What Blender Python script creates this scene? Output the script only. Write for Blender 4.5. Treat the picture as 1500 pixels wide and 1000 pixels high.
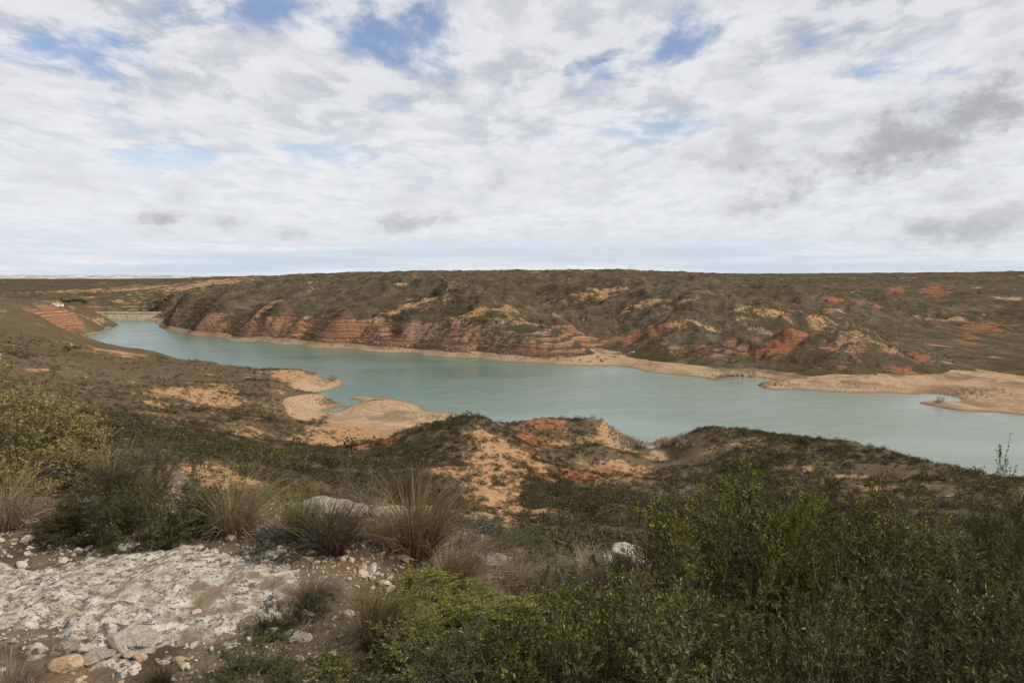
import bpy, math, random
import numpy as np
from mathutils import Vector
R = math.radians
rng = np.random.default_rng(7)
random.seed(7)
for o in list(bpy.data.objects): bpy.data.objects.remove(o)
S = bpy.context.scene
COL = S.collection

# ------------------------------------------------------------------ camera
H = 60.0                       # eye height above the reservoir
PITCH = math.atan(94/1000)     # the camera looks slightly down
cam = bpy.data.cameras.new('camera'); cam.lens = 24; cam.sensor_width = 36; cam.clip_start = .05; cam.clip_end = 90000
camo = bpy.data.objects.new('camera', cam); COL.objects.link(camo)
camo.location = (0, 0, H); camo.rotation_euler = (math.pi/2 - PITCH, 0, 0)
S.camera = camo
# ------------------------------------------------------------------ render + light
S.render.engine = 'CYCLES'
S.cycles.use_denoising = True
S.cycles.max_bounces = 4; S.cycles.diffuse_bounces = 2; S.cycles.glossy_bounces = 2; S.cycles.transmission_bounces = 2
S.cycles.transparent_max_bounces = 4
S.view_settings.view_transform = 'Standard'; S.view_settings.look = 'None'
S.view_settings.exposure = 0.0; S.view_settings.gamma = 1.0; S.view_settings.use_curve_mapping = False
SUN_EL, SUN_AZ = R(43), R(108)     # azimuth clockwise from the view direction (+Y): behind, to the right
sd = bpy.data.lights.new('sun', 'SUN'); sd.energy = 4.6; sd.angle = R(2.5); sd.color = (1, .95, .87)
so = bpy.data.objects.new('sun', sd); COL.objects.link(so)
sv = Vector((math.sin(SUN_AZ)*math.cos(SUN_EL), math.cos(SUN_AZ)*math.cos(SUN_EL), math.sin(SUN_EL)))
so.rotation_euler = sv.to_track_quat('Z', 'Y').to_euler(); so.location = (0, -20, 120)

class NT:
    """tiny node-tree helper"""
    def __init__(s, tree): s.t = tree; tree.nodes.clear()
    def n(s, typ, ins=None, **kw):
        nd = s.t.nodes.new(typ)
        for k, v in kw.items(): setattr(nd, k, v)
        for k, v in (ins or {}).items():
            if isinstance(v, bpy.types.NodeSocket): s.t.links.new(v, nd.inputs[k])
            elif v is not None: nd.inputs[k].default_value = v
        return nd
    def math(s, op, a, b=None, c=None, clamp=False):
        nd = s.n('ShaderNodeMath', {0: a, 1: b, 2: c}, operation=op, use_clamp=clamp); return nd.outputs[0]
    def vmath(s, op, a, b=None, out=0):
        nd = s.n('ShaderNodeVectorMath', {0: a, 1: b}, operation=op); return nd.outputs[out]
    def mix(s, f, a, b, blend='MIX'):
        nd = s.t.nodes.new('ShaderNodeMix'); nd.data_type = 'RGBA'; nd.blend_type = blend
        for i, v in ((0, f), (6, a), (7, b)):
            if isinstance(v, bpy.types.NodeSocket): s.t.links.new(v, nd.inputs[i])
            else: nd.inputs[i].default_value = (tuple(v) + (1,))[:4] if i else v
        return nd.outputs[2]
    def noise(s, vec, scale, detail=4, rough=.55, out='Fac', **kw):
        return s.n('ShaderNodeTexNoise', {'Vector': vec, 'Scale': scale, 'Detail': detail, 'Roughness': rough, **{k: v for k, v in kw.items()}}).outputs[out]
    def ramp(s, f, a, b, to0=0., to1=1., smooth=True):
        return s.n('ShaderNodeMapRange', {0: f, 1: a, 2: b, 3: to0, 4: to1}, interpolation_type='SMOOTHSTEP' if smooth else 'LINEAR').outputs[0]

# ------------------------------------------------------------------ sky: daylight with a broken cloud sheet and low grey cumulus
def make_world():
    W = bpy.data.worlds.new('World'); S.world = W; W.use_nodes = True
    k = NT(W.node_tree)
    sky = k.n('ShaderNodeTexSky', sky_type='NISHITA', sun_disc=False, sun_elevation=SUN_EL, sun_rotation=SUN_AZ, altitude=600, air_density=1.0, dust_density=1.2)
    d = k.n('ShaderNodeTexCoord').outputs['Generated']
    sep = k.n('ShaderNodeSeparateXYZ', {0: d})
    z = k.math('MAXIMUM', sep.outputs[2], 0.0)
    zz = k.math('ADD', z, .11)
    px = k.math('DIVIDE', sep.outputs[0], zz); py = k.math('DIVIDE', sep.outputs[1], zz)
    P = k.n('ShaderNodeCombineXYZ', {0: px, 1: py, 2: 0.0}).outputs[0]
    # the high sheet: large soft masses broken into cobbles
    wv = k.vmath('MULTIPLY', P, (.8, .55, 1))
    warp = k.noise(wv, 1.6, 3, .5, 'Color')
    pw = k.vmath('ADD', wv, k.vmath('MULTIPLY', k.vmath('SUBTRACT', warp, (.5, .5, .5)), (.22, .22, 0)))
    big = k.noise(pw, 1.5, 3, .5)
    cob = k.noise(k.vmath('ADD', pw, (3.1, 1.7, 0)), 7.0, 7, .60)
    gap = None
    for (gx, gy, rx, ry, w) in GAPS:
        e = k.vmath('MULTIPLY', k.vmath('SUBTRACT', pw, (gx, gy, 0)), (1/rx, 1/ry, 0))
        g = k.math('MULTIPLY', k.ramp(k.vmath('LENGTH', e, out=1), 1.35, .0), w)
        gap = g if gap is None else k.math('MAXIMUM', gap, g)
    dens = k.math('ADD', k.math('MULTIPLY', big, .9), k.math('MULTIPLY', cob, 1.15))
    dens = k.math('SUBTRACT', dens, k.math('MULTIPLY', gap, 1.0))
    cover = k.ramp(dens, .54, .94, .16, 1.0)
    shade = k.noise(pw, 3.2, 5, .58)
    hi = k.mix(k.ramp(shade, .38, .62), CL_SHADE, CL_WHITE)
    hi = k.mix(k.ramp(cob, .42, .60, 0, .6), hi, CL_BRIGHT)
    blue = k.mix(1.0, sky.outputs[0], (SKYK*.92, SKYK*1.0, SKYK*1.12), 'MULTIPLY')
    col = k.mix(cover, blue, hi)
    # bright veil low over the horizon, then thin blue-grey streaks
    lowm = k.ramp(z, .30, .06)
    col = k.mix(k.math('MULTIPLY', lowm, .62), col, CL_LOW)
    st = k.noise(k.vmath('MULTIPLY', d, (2.2, 2.2, 42)), 1.0, 4, .55)
    hb = k.math('MULTIPLY', k.ramp(z, .075, .025), k.ramp(st, .36, .6))
    col = k.mix(k.math('MULTIPLY', hb, .8), col, CL_HORIZ)
    # low grey cumulus
    cw = k.noise(k.vmath('MULTIPLY', d, (1, 1, 1.6)), 9.0, 8, .66)
    cw2 = k.noise(k.vmath('MULTIPLY', d, (1, 1, 1.6)), 30.0, 6, .6)
    ax = k.math('DIVIDE', sep.outputs[0], k.math('MAXIMUM', sep.outputs[1], .05)); az = k.math('DIVIDE', sep.outputs[2], k.math('MAXIMUM', sep.outputs[1], .05))
    edge = k.math('ADD', k.math('MULTIPLY', k.math('SUBTRACT', .5, cw), 4.2), k.math('MULTIPLY', k.math('SUBTRACT', .5, cw2), 2.0))
    lc, base = None, None
    for (dx, dz, rx, rz, tilt, w) in LOWCLOUDS:
        u = k.math('SUBTRACT', ax, dx); v = k.math('SUBTRACT', az, dz)
        c, s_ = math.cos(tilt), math.sin(tilt)
        uu = k.math('ADD', k.math('MULTIPLY', u, c/rx), k.math('MULTIPLY', v, s_/rx))
        vv = k.math('ADD', k.math('MULTIPLY', u, -s_/rz), k.math('MULTIPLY', v, c/rz))
        q = k.math('SQRT', k.math('ADD', k.math('MULTIPLY', uu, uu), k.math('MULTIPLY', vv, vv)))
        core = k.math('MULTIPLY', k.ramp(k.math('ADD', q, edge), 1.8, -.3), w)
        lc = core if lc is None else k.math('MAXIMUM', lc, core)
    col = k.mix(lc, col, k.mix(k.ramp(lc, .3, .95), CL_GREY2, CL_GREY))
    bg = k.n('ShaderNodeBackground', {'Color': col, 'Strength': 1.0})
    out = k.n('ShaderNodeOutputWorld'); W.node_tree.links.new(bg.outputs[0], out.inputs[0])
    W.cycles.sampling_method = 'MANUAL'; W.cycles.sample_map_resolution = 1024
def pix_dir(px, py):
    dx, dy = (px-750)/1000, (500-py)/1000
    cp, sp = math.cos(PITCH), math.sin(PITCH)
    return (dx, cp + dy*sp, -sp + dy*cp)
def plane_at(px, py):
    x, y, z = pix_dir(px, py); l = math.sqrt(x*x+y*y+z*z); x, y, z = x/l, y/l, z/l
    return (x/(z+.11)*.8, y/(z+.11)*.55)
GAPS = []
for px, py, rx, ry, w in ((590, 52, .25, .16, .40), (110, 75, .28, .16, .36), (280, 238, .45, .20, .44), (470, 228, .32, .18, .44), (940, 195, .42, .17, .30),
                          (1000, 65, .13, .12, .30), (1330, 115, .28, .11, .28), (860, 105, .2, .14, .24), (400, 22, .32, .10, .28)):
    a, b = plane_at(px, py); GAPS.append((a, b, rx, ry, w))
def cl(px, py, rx, ry, tilt, w):
    x, y, z = pix_dir(px, py); return (x/y, z/y, rx*1.35/1000, ry*1.4/1000, R(tilt), w)
LOWCLOUDS = [cl(1420, 180, 250, 52, 19, .95), cl(1235, 235, 110, 32, 16, .85), cl(1080, 215, 62, 34, 5, .7), cl(725, 262, 40, 26, 0, .6), cl(600, 283, 38, 16, 0, .5),
             cl(240, 324, 30, 13, 0, .85), cl(325, 327, 48, 15, 0, .75), cl(430, 343, 60, 12, 0, .65), cl(602, 327, 52, 11, 6, .8), cl(265, 285, 20, 32, -60, .5), cl(95, 262, 62, 20, 0, .5),
             cl(1090, 302, 48, 16, 5, .7), cl(1360, 335, 100, 24, 4, .8), cl(1460, 315, 80, 16, 4, .7), cl(1390, 290, 60, 14, 4, .6), cl(890, 262, 30, 18, 20, .5),
             cl(775, 342, 30, 9, 0, .55), cl(855, 340, 38, 12, 0, .5), cl(1040, 342, 50, 12, 0, .5), cl(1000, 345, 60, 10, 0, .4), cl(655, 352, 30, 8, 0, .5)]
SKYK = .125
CL_WHITE, CL_SHADE, CL_BRIGHT = (.72, .73, .77), (.54, .56, .61), (.88, .89, .92)
CL_LOW, CL_HORIZ, CL_GREY, CL_GREY2 = (.88, .90, .93), (.56, .66, .77), (.42, .43, .465), (.66, .67, .71)
make_world()

# ------------------------------------------------------------------ helpers
def newmat(name):
    m = bpy.data.materials.new(name); m.use_nodes = True; k = NT(m.node_tree)
    out = k.n('ShaderNodeOutputMaterial'); return m, k, out
def tag(o, label=None, cat=None, group=None, kind=None):
    for a, v in (('label', label), ('category', cat), ('group', group), ('kind', kind)):
        if v: o[a] = v
    return o
def mesh_np(name, V, F, mats=(), smooth=True, mi=None):
    """V (n,3), F (m,k) equal sized faces"""
    V = np.asarray(V, np.float32); F = np.asarray(F, np.int32)
    me = bpy.data.meshes.new(name); k = F.shape[1]
    me.vertices.add(len(V)); me.vertices.foreach_set('co', V.ravel())
    me.loops.add(F.size); me.loops.foreach_set('vertex_index', F.ravel())
    me.polygons.add(len(F)); me.polygons.foreach_set('loop_start', np.arange(0, F.size, k, dtype=np.int32))
    me.polygons.foreach_set('use_smooth', np.full(len(F), smooth))
    for m in mats: me.materials.append(m)
    if mi is not None: me.polygons.foreach_set('material_index', np.asarray(mi, np.int32))
    me.update(calc_edges=True); return me
def link(name, me, parent=None, loc=(0, 0, 0), rot=(0, 0, 0), scale=(1, 1, 1)):
    o = bpy.data.objects.new(name, me); COL.objects.link(o); o.location = loc; o.rotation_euler = rot; o.scale = scale
    if parent: o.parent = parent
    return o
def setattr_f(me, name, data):
    a = me.attributes.new(name, 'FLOAT', 'POINT'); a.data.foreach_set('value', np.asarray(data, np.float32).ravel())

def _hash(ix, iy, seed):
    h = (ix.astype(np.int64)*374761393 + iy.astype(np.int64)*668265263 + seed*982451653) & 0xffffffff
    h = ((h ^ (h >> 13))*1274126177) & 0xffffffff
    return ((h ^ (h >> 16)) & 0xffff)/65535.0
def gnoise(x, y, seed=0):
    ix, iy = np.floor(x), np.floor(y); fx, fy = x-ix, y-iy
    ux, uy = fx*fx*fx*(fx*(fx*6-15)+10), fy*fy*fy*(fy*(fy*6-15)+10)
    def g(a, b):
        t = _hash(ix+a, iy+b, seed)*2*np.pi
        return np.cos(t)*(fx-a) + np.sin(t)*(fy-b)
    n0 = g(0, 0)*(1-ux)+g(1, 0)*ux; n1 = g(0, 1)*(1-ux)+g(1, 1)*ux
    return (n0*(1-uy)+n1*uy)*1.5
def fbm(x, y, wl, octs=4, gain=.5, seed=0, ridged=False):
    a, s, t = 1., np.zeros_like(x), 0.
    for i in range(octs):
        n = gnoise(x/wl+17.3*i, y/wl-9.1*i, seed+i)
        if ridged: n = 1-2*np.abs(n)
        s += a*n; t += a; a *= gain; wl *= .5
    return s/t
def sstep(a, b, x):
    t = np.clip((x-a)/(b-a), 0, 1); return t*t*(3-2*t)

# ------------------------------------------------------------------ terrain control points, read off the photograph
def drop(py):
    dy = (500-py)/1000; cp, sp = math.cos(PITCH), math.sin(PITCH)
    return (sp-dy*cp)/(cp+dy*sp)
def fwd(py): dy = (500-py)/1000; return math.cos(PITCH)+dy*math.sin(PITCH)
def at_px(px, py, Y):        # pixel at forward distance Y
    return ((px-750)/1000*Y/fwd(py), Y, H-Y*drop(py))
def at_z(px, py, z=0.0): return at_px(px, py, (H-z)/drop(py))
CP = []
def cp_pix(*pts):
    for px, py, Y in pts: CP.append(at_px(px, py, Y))
def cp_z(*pts):              # column px at forward distance Y with height z (hidden ground)
    for px, Y, z in pts: CP.append(((px-750)/1000*Y, Y, z))
FAR_SHORE = [(228, 474), (240, 481), (270, 488), (330, 497), (380, 501), (440, 506), (520, 512), (600, 517), (700, 525), (780, 531), (860, 536), (905, 536), (945, 544),
             (1000, 550), (1060, 557), (1095, 552), (1107, 563), (1150, 571), (1250, 576), (1335, 578), (1600, 616), (1750, 632)]
for px, py in FAR_SHORE:
    x, y, z = at_z(px, py); CP.append((x, y, 0.)); CP.append((x*.965, y*.965, -4.)); CP.append((x*.9, y*.9, -10.))
for px, py in ((1352, 577), (1385, 578), (1404, 583), (1396, 588), (1350, 588), (1347, 591), (1400, 601), (1450, 604), (1500, 608)): CP.append(at_z(px, py, 0.))
for px, py in ((1372, 582), (1385, 583)): CP.append(at_z(px, py, -.7))
for px, py in ((1330, 590), (1330, 600), (1400, 612), (1500, 620)): CP.append(at_z(px, py, -3))
for px, py in ((1380, 594), (1430, 596), (1470, 596)): CP.append(at_z(px, py, .7))
# far bank: cliffs, spur, ravine, hills
cp_pix((300, 485, 700), (300, 468, 708), (300, 455, 750), (300, 440, 850), (300, 425, 1050), (300, 412, 1500), (300, 406, 3000),
       (250, 470, 790), (250, 461, 805), (260, 452, 860), (250, 440, 1000), (250, 425, 1300), (250, 414, 2000),
       (400, 493, 628), (400, 465, 640), (380, 455, 665), (400, 440, 760), (400, 425, 950), (400, 412, 1250), (400, 405, 1900),
       (500, 498, 580), (500, 468, 592), (500, 452, 620), (500, 440, 700), (500, 425, 850), (500, 412, 1050), (500, 404, 1350),
       (600, 505, 548), (600, 470, 566), (600, 450, 595), (600, 430, 660), (600, 416, 800), (600, 404, 1150),
       (700, 511, 512), (700, 485, 522), (700, 465, 540), (700, 445, 580),
       (640, 424, 680), (690, 436, 620), (740, 452, 585), (800, 473, 555), (850, 500, 530), (875, 516, 515),
       (780, 517, 485), (780, 490, 500), (780, 478, 520), (830, 520, 480), (830, 500, 500),
       (860, 503, 590), (840, 474, 690), (800, 452, 800), (760, 437, 900), (700, 420, 1000),
       (700, 403, 1250), (850, 401, 1150), (950, 401, 1150), (1050, 404, 1250), (1150, 407, 1500), (1220, 408.5, 1900), (1300, 406, 1800), (1400, 402, 1600), (1500, 399, 1500), (1700, 396, 1500),
       (905, 520, 488), (900, 500, 540), (900, 470, 640), (900, 440, 800), (900, 420, 950),
       (1000, 527, 447), (1000, 505, 480), (1000, 480, 540), (1000, 450, 700), (1000, 425, 900),
       (1060, 537, 422), (1060, 515, 445), (1080, 490, 500), (1100, 465, 580), (1100, 440, 750), (1100, 420, 950),
       (1140, 510, 450), (1140, 535, 415), (1150, 490, 500), (1200, 500, 435), (1200, 540, 396), (1200, 556, 378), (1250, 520, 410), (1250, 556, 375), (1170, 482, 470), (1230, 490, 460), (1290, 515, 430), (1330, 545, 395),
       (1320, 560, 378), (1330, 510, 520), (1300, 490, 620), (1250, 470, 720), (1400, 562, 375), (1450, 572, 357), (1500, 580, 330), (1500, 560, 370), (1450, 540, 430), (1500, 530, 450),
       (1400, 500, 600), (1450, 480, 700), (1350, 470, 800), (1400, 450, 900), (1300, 440, 950), (1400, 430, 1100), (1500, 440, 1000), (1500, 420, 1300), (1400, 415, 1350), (1300, 420, 1300), (1220, 430, 1100), (1220, 450, 850),
       (1600, 500, 600), (1600, 450, 900), (1600, 410, 1500), (1600, 595, 320), (1750, 600, 330), (1750, 520, 500))
cp_z((640, 740, 40), (690, 700, 33), (740, 660, 24), (800, 620, 13), (850, 580, 5))
# left: dam side cliff, plateau, plain running out to the horizon
for px, py in ((165, 479), (150, 486), (125, 492)):
    x, y, z = at_z(px, py); CP.append((x, y, 0.)); CP.append((x*.96, y*.96, -4.))
cp_pix((160, 470, 828), (148, 461, 832), (110, 484, 714), (100, 460, 725), (60, 485, 640), (60, 457, 665), (100, 451, 900), (30, 446, 900), (82, 447, 1000), (150, 452, 1000), (200, 449, 1050),
       (100, 436, 1300), (100, 425, 2000), (200, 431, 1500), (200, 420, 2300), (200, 412, 3500), (100, 411, 5000), (0, 430, 1700), (0, 440, 1300), (0, 450, 850), (-150, 440, 900), (-150, 425, 1800), (0, 414, 3500), (-150, 412, 4000))
cp_z((180, 985, 3), (200, 960, -3), (150, 950, -2), (185, 900, -6), (215, 930, -4), (190, 850, -8), (160, 790, -5), (220, 1010, 8))
# near bank: left hill
def crest(*pts):             # a crest seen against the water, with the hidden shore behind it
    for px, py, Y in pts:
        CP.append(at_px(px, py, Y)); L = H/drop(py); s = Y+(L-Y)*.62
        cp_z((px, s, 0.), (px, L*1.01, -4.), (px, L*1.08, -9))
cp_pix((0, 449, 430), (-150, 440, 420), (40, 457, 432), (60, 466, 435), (90, 487, 438), (112, 496, 440), (-300, 430, 420), (0, 500, 340), (0, 520, 290), (0, 560, 200), (0, 600, 130), (-150, 520, 280), (-150, 600, 130), (-300, 560, 200))
cp_z((60, 540, 18), (0, 560, 26), (100, 560, 6), (110, 520, 9), (125, 600, -1))
crest((140, 506, 440), (215, 513, 455), (300, 530, 420), (350, 537, 400), (410, 541, 388), (440, 541, 385))
CP.append(at_z(250, 519, 0.)); cp_pix((246, 523, 445), (462, 552, 372))
cp_pix((150, 520, 380), (150, 560, 280), (150, 600, 190), (150, 640, 120), (150, 680, 75), (300, 560, 335), (300, 600, 240), (300, 640, 150), (300, 680, 85),
       (400, 560, 330), (400, 590, 280), (430, 600, 286), (450, 615, 272), (400, 620, 235), (400, 650, 170), (400, 690, 100))
for px, py in ((465, 553), (500, 565), (527, 573), (508, 583), (490, 590), (476, 599), (481, 603), (505, 595), (528, 588), (545, 581), (560, 581), (600, 590), (622, 596), (626, 602), (672, 608)): CP.append(at_z(px, py, 0.))
for px, py in ((488, 597), (505, 589), (520, 583), (536, 578), (552, 575), (566, 575), (545, 570), (560, 565), (600, 580), (640, 590), (700, 600), (500, 555), (480, 545), (540, 565)): CP.append(at_z(px, py, -3))
cp_pix((480, 582, 323), (440, 572, 342), (545, 587, 312), (560, 592, 303), (600, 602, 293), (640, 613, 280), (560, 611, 280), (520, 625, 256), (600, 630, 254), (480, 640, 225), (560, 650, 222), (520, 660, 203), (450, 660, 183))
# central hill, red hill, knoll, right hill
cp_pix((690, 611, 190), (655, 616, 189), (640, 621, 187), (600, 639, 182), (560, 660, 170), (520, 674, 150), (485, 692, 125), (650, 690, 140), (690, 650, 166), (700, 740, 115), (720, 780, 92), (600, 720, 118), (600, 760, 92),
       (800, 680, 173), (850, 690, 179), (800, 720, 138), (870, 740, 122), (850, 780, 92), (740, 645, 197), (720, 621, 192), (735, 631, 203))
cp_z((690, 230, 9), (690, 270, 1), (690, 285, -2), (640, 225, 7), (600, 222, 5), (735, 245, 5), (735, 262, 0.), (735, 280, -3), (655, 250, 3))
crest((760, 622, 230), (790, 614, 236), (840, 617, 236), (880, 617, 241))
for px, py in ((918, 642), (945, 655), (960, 663), (966, 655), (968, 645)): CP.append(at_z(px, py, 0.))
for px, py in ((940, 640), (955, 650), (960, 640), (950, 625), (920, 625)): CP.append(at_z(px, py, -2.5))
cp_pix((905, 636, 238), (800, 650, 206), (860, 655, 206), (870, 651, 197), (870, 690, 172), (930, 665, 205), (930, 682, 188), (965, 672, 206), (985, 685, 187), (1040, 695, 176), (1100, 720, 150), (950, 720, 150), (950, 760, 115), (1000, 800, 85))
CP.append(at_z(985, 650, 1.2))
crest((1010, 632, 216), (1060, 627, 206), (1120, 632, 201), (1180, 641, 196), (1250, 653, 188), (1300, 663, 180), (1350, 677, 170), (1390, 688, 161), (1430, 698, 152), (1500, 704, 146), (1600, 712, 141), (1750, 722, 138))
cp_pix((1060, 670, 186), (1150, 690, 168), (1250, 700, 158), (1300, 740, 130), (1400, 740, 127), (1400, 800, 85), (1200, 760, 120), (1250, 800, 85), (1600, 800, 85), (1600, 760, 110), (1060, 650, 196))
# the rocky shelf the camera stands on
for px in (420, 600):
    cp_z((px, 1, 58.4), (px, 2, 58.4), (px, 3, 58.4), (px, 4.2, 58.4), (px, 4.9, 58.33), (px, 5.6, 57.7), (px, 6.6, 56.8), (px, 9, 55.2), (px, 15, 52.3), (px, 30, 46.5))
for px in (-900, -450, 0, 260):
    cp_z((px, 1, 58.4), (px, 2, 58.4), (px, 3, 58.4), (px, 4.2, 58.4), (px, 5.6, 58.36), (px, 6.3, 58.1), (px, 7.2, 57.2), (px, 9, 55.8), (px, 15, 53.), (px, 30, 48.5))
for px in (900, 1200, 1500, 1900, 2400):
    cp_z((px, 1, 58.2), (px, 2, 57.9), (px, 3, 57.7), (px, 4.2, 57.62), (px, 5.6, 57.5), (px, 6.6, 57.1), (px, 9, 55.0), (px, 15, 51.5), (px, 30, 45.))
cp_z((730, 2, 58.0), (730, 3, 57.95), (730, 4.2, 57.95), (730, 5.4, 57.85), (730, 6.4, 57.4), (730, 9, 55.4))
for px in (-900, -450): cp_z((px, 60, 44), (px, 130, 37), (px, 300, 36), (px, 450, 48), (px, 900, 30), (px, 2000, 25))
for px in (1900, 2400): cp_z((px, 60, 34), (px, 100, 22), (px, 140, 16), (px, 180, 0), (px, 250, -6), (px, 330, 2), (px, 600, 14), (px, 1500, 70))
for px in (-900, -450, 0, 100, 200, 300, 600, 900, 1200, 1500, 1900, 2400):
    cp_z((px, 8000, 42 if px < 250 else 52), (px, 30000, 20))
CP = np.array(CP, float)
def lp(X, Y):
    u = np.clip(np.arctan2(X, Y), -1.1, 1.1); v = np.log(np.maximum(np.hypot(X, Y), .3)); return u, v
cu, cv = lp(CP[:, 0], CP[:, 1]); cq = (H-CP[:, 2])/np.hypot(CP[:, 0], CP[:, 1])
# drop control points that all but coincide
keep = []
for i in range(len(cu)):
    if all((cu[i]-cu[j])**2+(cv[i]-cv[j])**2 > .006**2 for j in keep): keep.append(i)
cu, cv, cq = cu[keep], cv[keep], cq[keep]
MQ = .02
def phi(du, dv): return np.sqrt(du*du+dv*dv+MQ*MQ)
nC = len(cu)
A = np.zeros((nC+3, nC+3)); A[:nC, :nC] = phi(cu[:, None]-cu, cv[:, None]-cv) + np.eye(nC)*-2e-4
A[:nC, nC] = 1; A[:nC, nC+1] = cu; A[:nC, nC+2] = cv; A[nC:, :nC] = A[:nC, nC:].T
wts = np.linalg.solve(A, np.r_[cq, 0, 0, 0])
# evaluate once on a regular (azimuth, log distance) lattice, then look up bilinearly
LU = np.linspace(-1.1, 1.1, 441); LV = np.linspace(math.log(.3), math.log(40000), 900)
GQ = np.zeros((len(LU), len(LV)))
for i, u in enumerate(LU):
    GQ[i] = phi(u-cu[:, None], LV[None, :]-cv[:, None]).T @ wts[:nC] + wts[nC] + wts[nC+1]*u + wts[nC+2]*LV
def lut(G, u, v):
    a = np.clip((u-LU[0])/(LU[1]-LU[0]), 0, len(LU)-1.001); b = np.clip((v-LV[0])/(LV[1]-LV[0]), 0, len(LV)-1.001)
    i, j = a.astype(int), b.astype(int); fa, fb = a-i, b-j
    return (G[i, j]*(1-fa)+G[i+1, j]*fa)*(1-fb) + (G[i, j+1]*(1-fa)+G[i+1, j+1]*fa)*fb
# far-shore distance by azimuth: used for where the far bank begins
fs = np.array([at_z(px, py)[:2] for px, py in [(-200, 478), (60, 478), (112, 478), (170, 472), (215, 470)]+FAR_SHORE])
fu = np.arctan2(fs[:, 0], fs[:, 1]); fr = np.hypot(fs[:, 0], fs[:, 1]); o_ = np.argsort(fu); fu, fr = fu[o_], fr[o_]
def rshore(u): return np.interp(u, fu, fr)
def smooth_height(X, Y):
    u, v = lp(X, Y); return H - lut(GQ, u, v)*np.exp(v)
def height(X, Y):
    X = np.asarray(X, float); Y = np.asarray(Y, float)
    u, v = lp(X, Y); r = np.exp(v)
    far = sstep(-.03, .03, np.log(r/(rshore(u)*.97)))
    # buttresses and recesses along the far shore: the bank is pushed in and out
    wr = far*(fbm(X, Y, 70, 3, .5, 101)*9 + fbm(X, Y, 18, 4, .6, 102)*6)*sstep(1.0, 1.03, r/rshore(u))
    wr = wr - 9*np.exp(-((u+.178)*540/7)**2)*far*sstep(1.015, 1.025, r/rshore(u))*(1-sstep(1.05, 1.07, r/rshore(u)))
    z = H - lut(GQ, u, np.log(r+wr))*(r+wr)
    above = sstep(.5, 9, z)
    dist = sstep(25, 90, r)
    # erosion: ridged gullies, stronger across the water
    cl_ = far*sstep(-.62, -.50, u)*(1-sstep(.11, .15, u)) + sstep(560, 640, r)*(1-sstep(-.535, -.515, u))*(1-sstep(880, 960, r))
    calm = 1-.85*cl_*(1-sstep(1.07, 1.2, r/rshore(u)))
    z0 = z
    n1 = fbm(X, Y, 190, 4, .5, 3, True); n2 = fbm(X, Y, 46, 4, .52, 11, True); n3 = fbm(X, Y, 14, 4, .5, 23)
    fade = 1-sstep(1600, 4000, r)*.7
    z = z + calm*far*above*fade*((n1-.32)*19*sstep(5, 20, z0)*(1-.6*sstep(900, 1250, r)) + (n2-.32)*9.0*sstep(3, 12, z0)*(1-.6*sstep(900, 1250, r)) + n3*.9) + (1-far)*above*dist*((n2-.32)*1.9*sstep(4, 15, z0) + n3*.8)
    z = z + dist*(1-far)*fbm(X, Y, 3.2, 3, .5, 31)*.16*sstep(-.5, 2, z0)
    # bedded cliffs over the water: benches at the strata
    band = cl_*sstep(3.5, 6, z)*(1-sstep(24, 34, z))
    wob = fbm(X, Y, 60, 3, .5, 51)*4.0 + fbm(X, Y, 15, 4, .6, 52)*3.2
    def terr(zz, s, k):
        t = (zz+wob)/s; f = t-np.floor(t); return (np.floor(t)+sstep(.5-k, .5+k, f))*s-wob
    bs = band*sstep(-.35, .15, fbm(X, Y, 30, 4, .6, 53))*np.where(u < -.52, .4, 1.); z = z*(1-.9*bs) + .9*bs*(.62*terr(z, 4.6, .07)+.38*terr(z, 1.9, .09))
    # looser benches right through the far hills
    hb = far*sstep(10, 20, z)*(1-sstep(1100, 1500, r))*(1-band)*sstep(-.1, .5, fbm(X, Y, 170, 2, .5, 71)+.25)
    z = z*(1-.5*hb) + .5*hb*terr(z, 4.6, .3)
    # fine unevenness of the shelf in front
    z = z + (1-dist)*(fbm(X, Y, .9, 4, .5, 41)*.05)*sstep(.8, 2.0, r)
    return z
def hit(px, py, r0=1.5, r1=30000):
    """first point of the ground along the ray through a pixel"""
    dx, dy, dz = pix_dir(px, py); hl = math.hypot(dx, dy); a, b = math.log(r0), math.log(r1)
    for n in (420, 60):
        t = np.exp(np.linspace(a, b, n))/hl
        zz = height(dx*t, dy*t); ray = H+dz*t; i = int(np.argmax(zz >= ray))
        if zz[i] < ray[i]: return None
        a, b = math.log(t[max(i-1, 0)]*hl), math.log(t[i]*hl)
    return np.array((dx*t[i], dy*t[i], zz[i]))
def hits(px, py, r0, r1, n=260):
    px = np.asarray(px, float); py = np.asarray(py, float); dy = (500-py)/1000; cp, sp = math.cos(PITCH), math.sin(PITCH)
    D = np.stack([(px-750)/1000, cp+dy*sp, -sp+dy*cp], 1); D /= np.hypot(D[:, 0], D[:, 1])[:, None]
    t = np.exp(np.linspace(math.log(r0), math.log(r1), n)); zz = height(D[:, :1]*t, D[:, 1:2]*t); ok = zz >= H+D[:, 2:]*t
    i = ok.argmax(1); P = D*t[i][:, None]; P[:, 2] = zz[np.arange(len(i)), i]; return P, ok.any(1)
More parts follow.
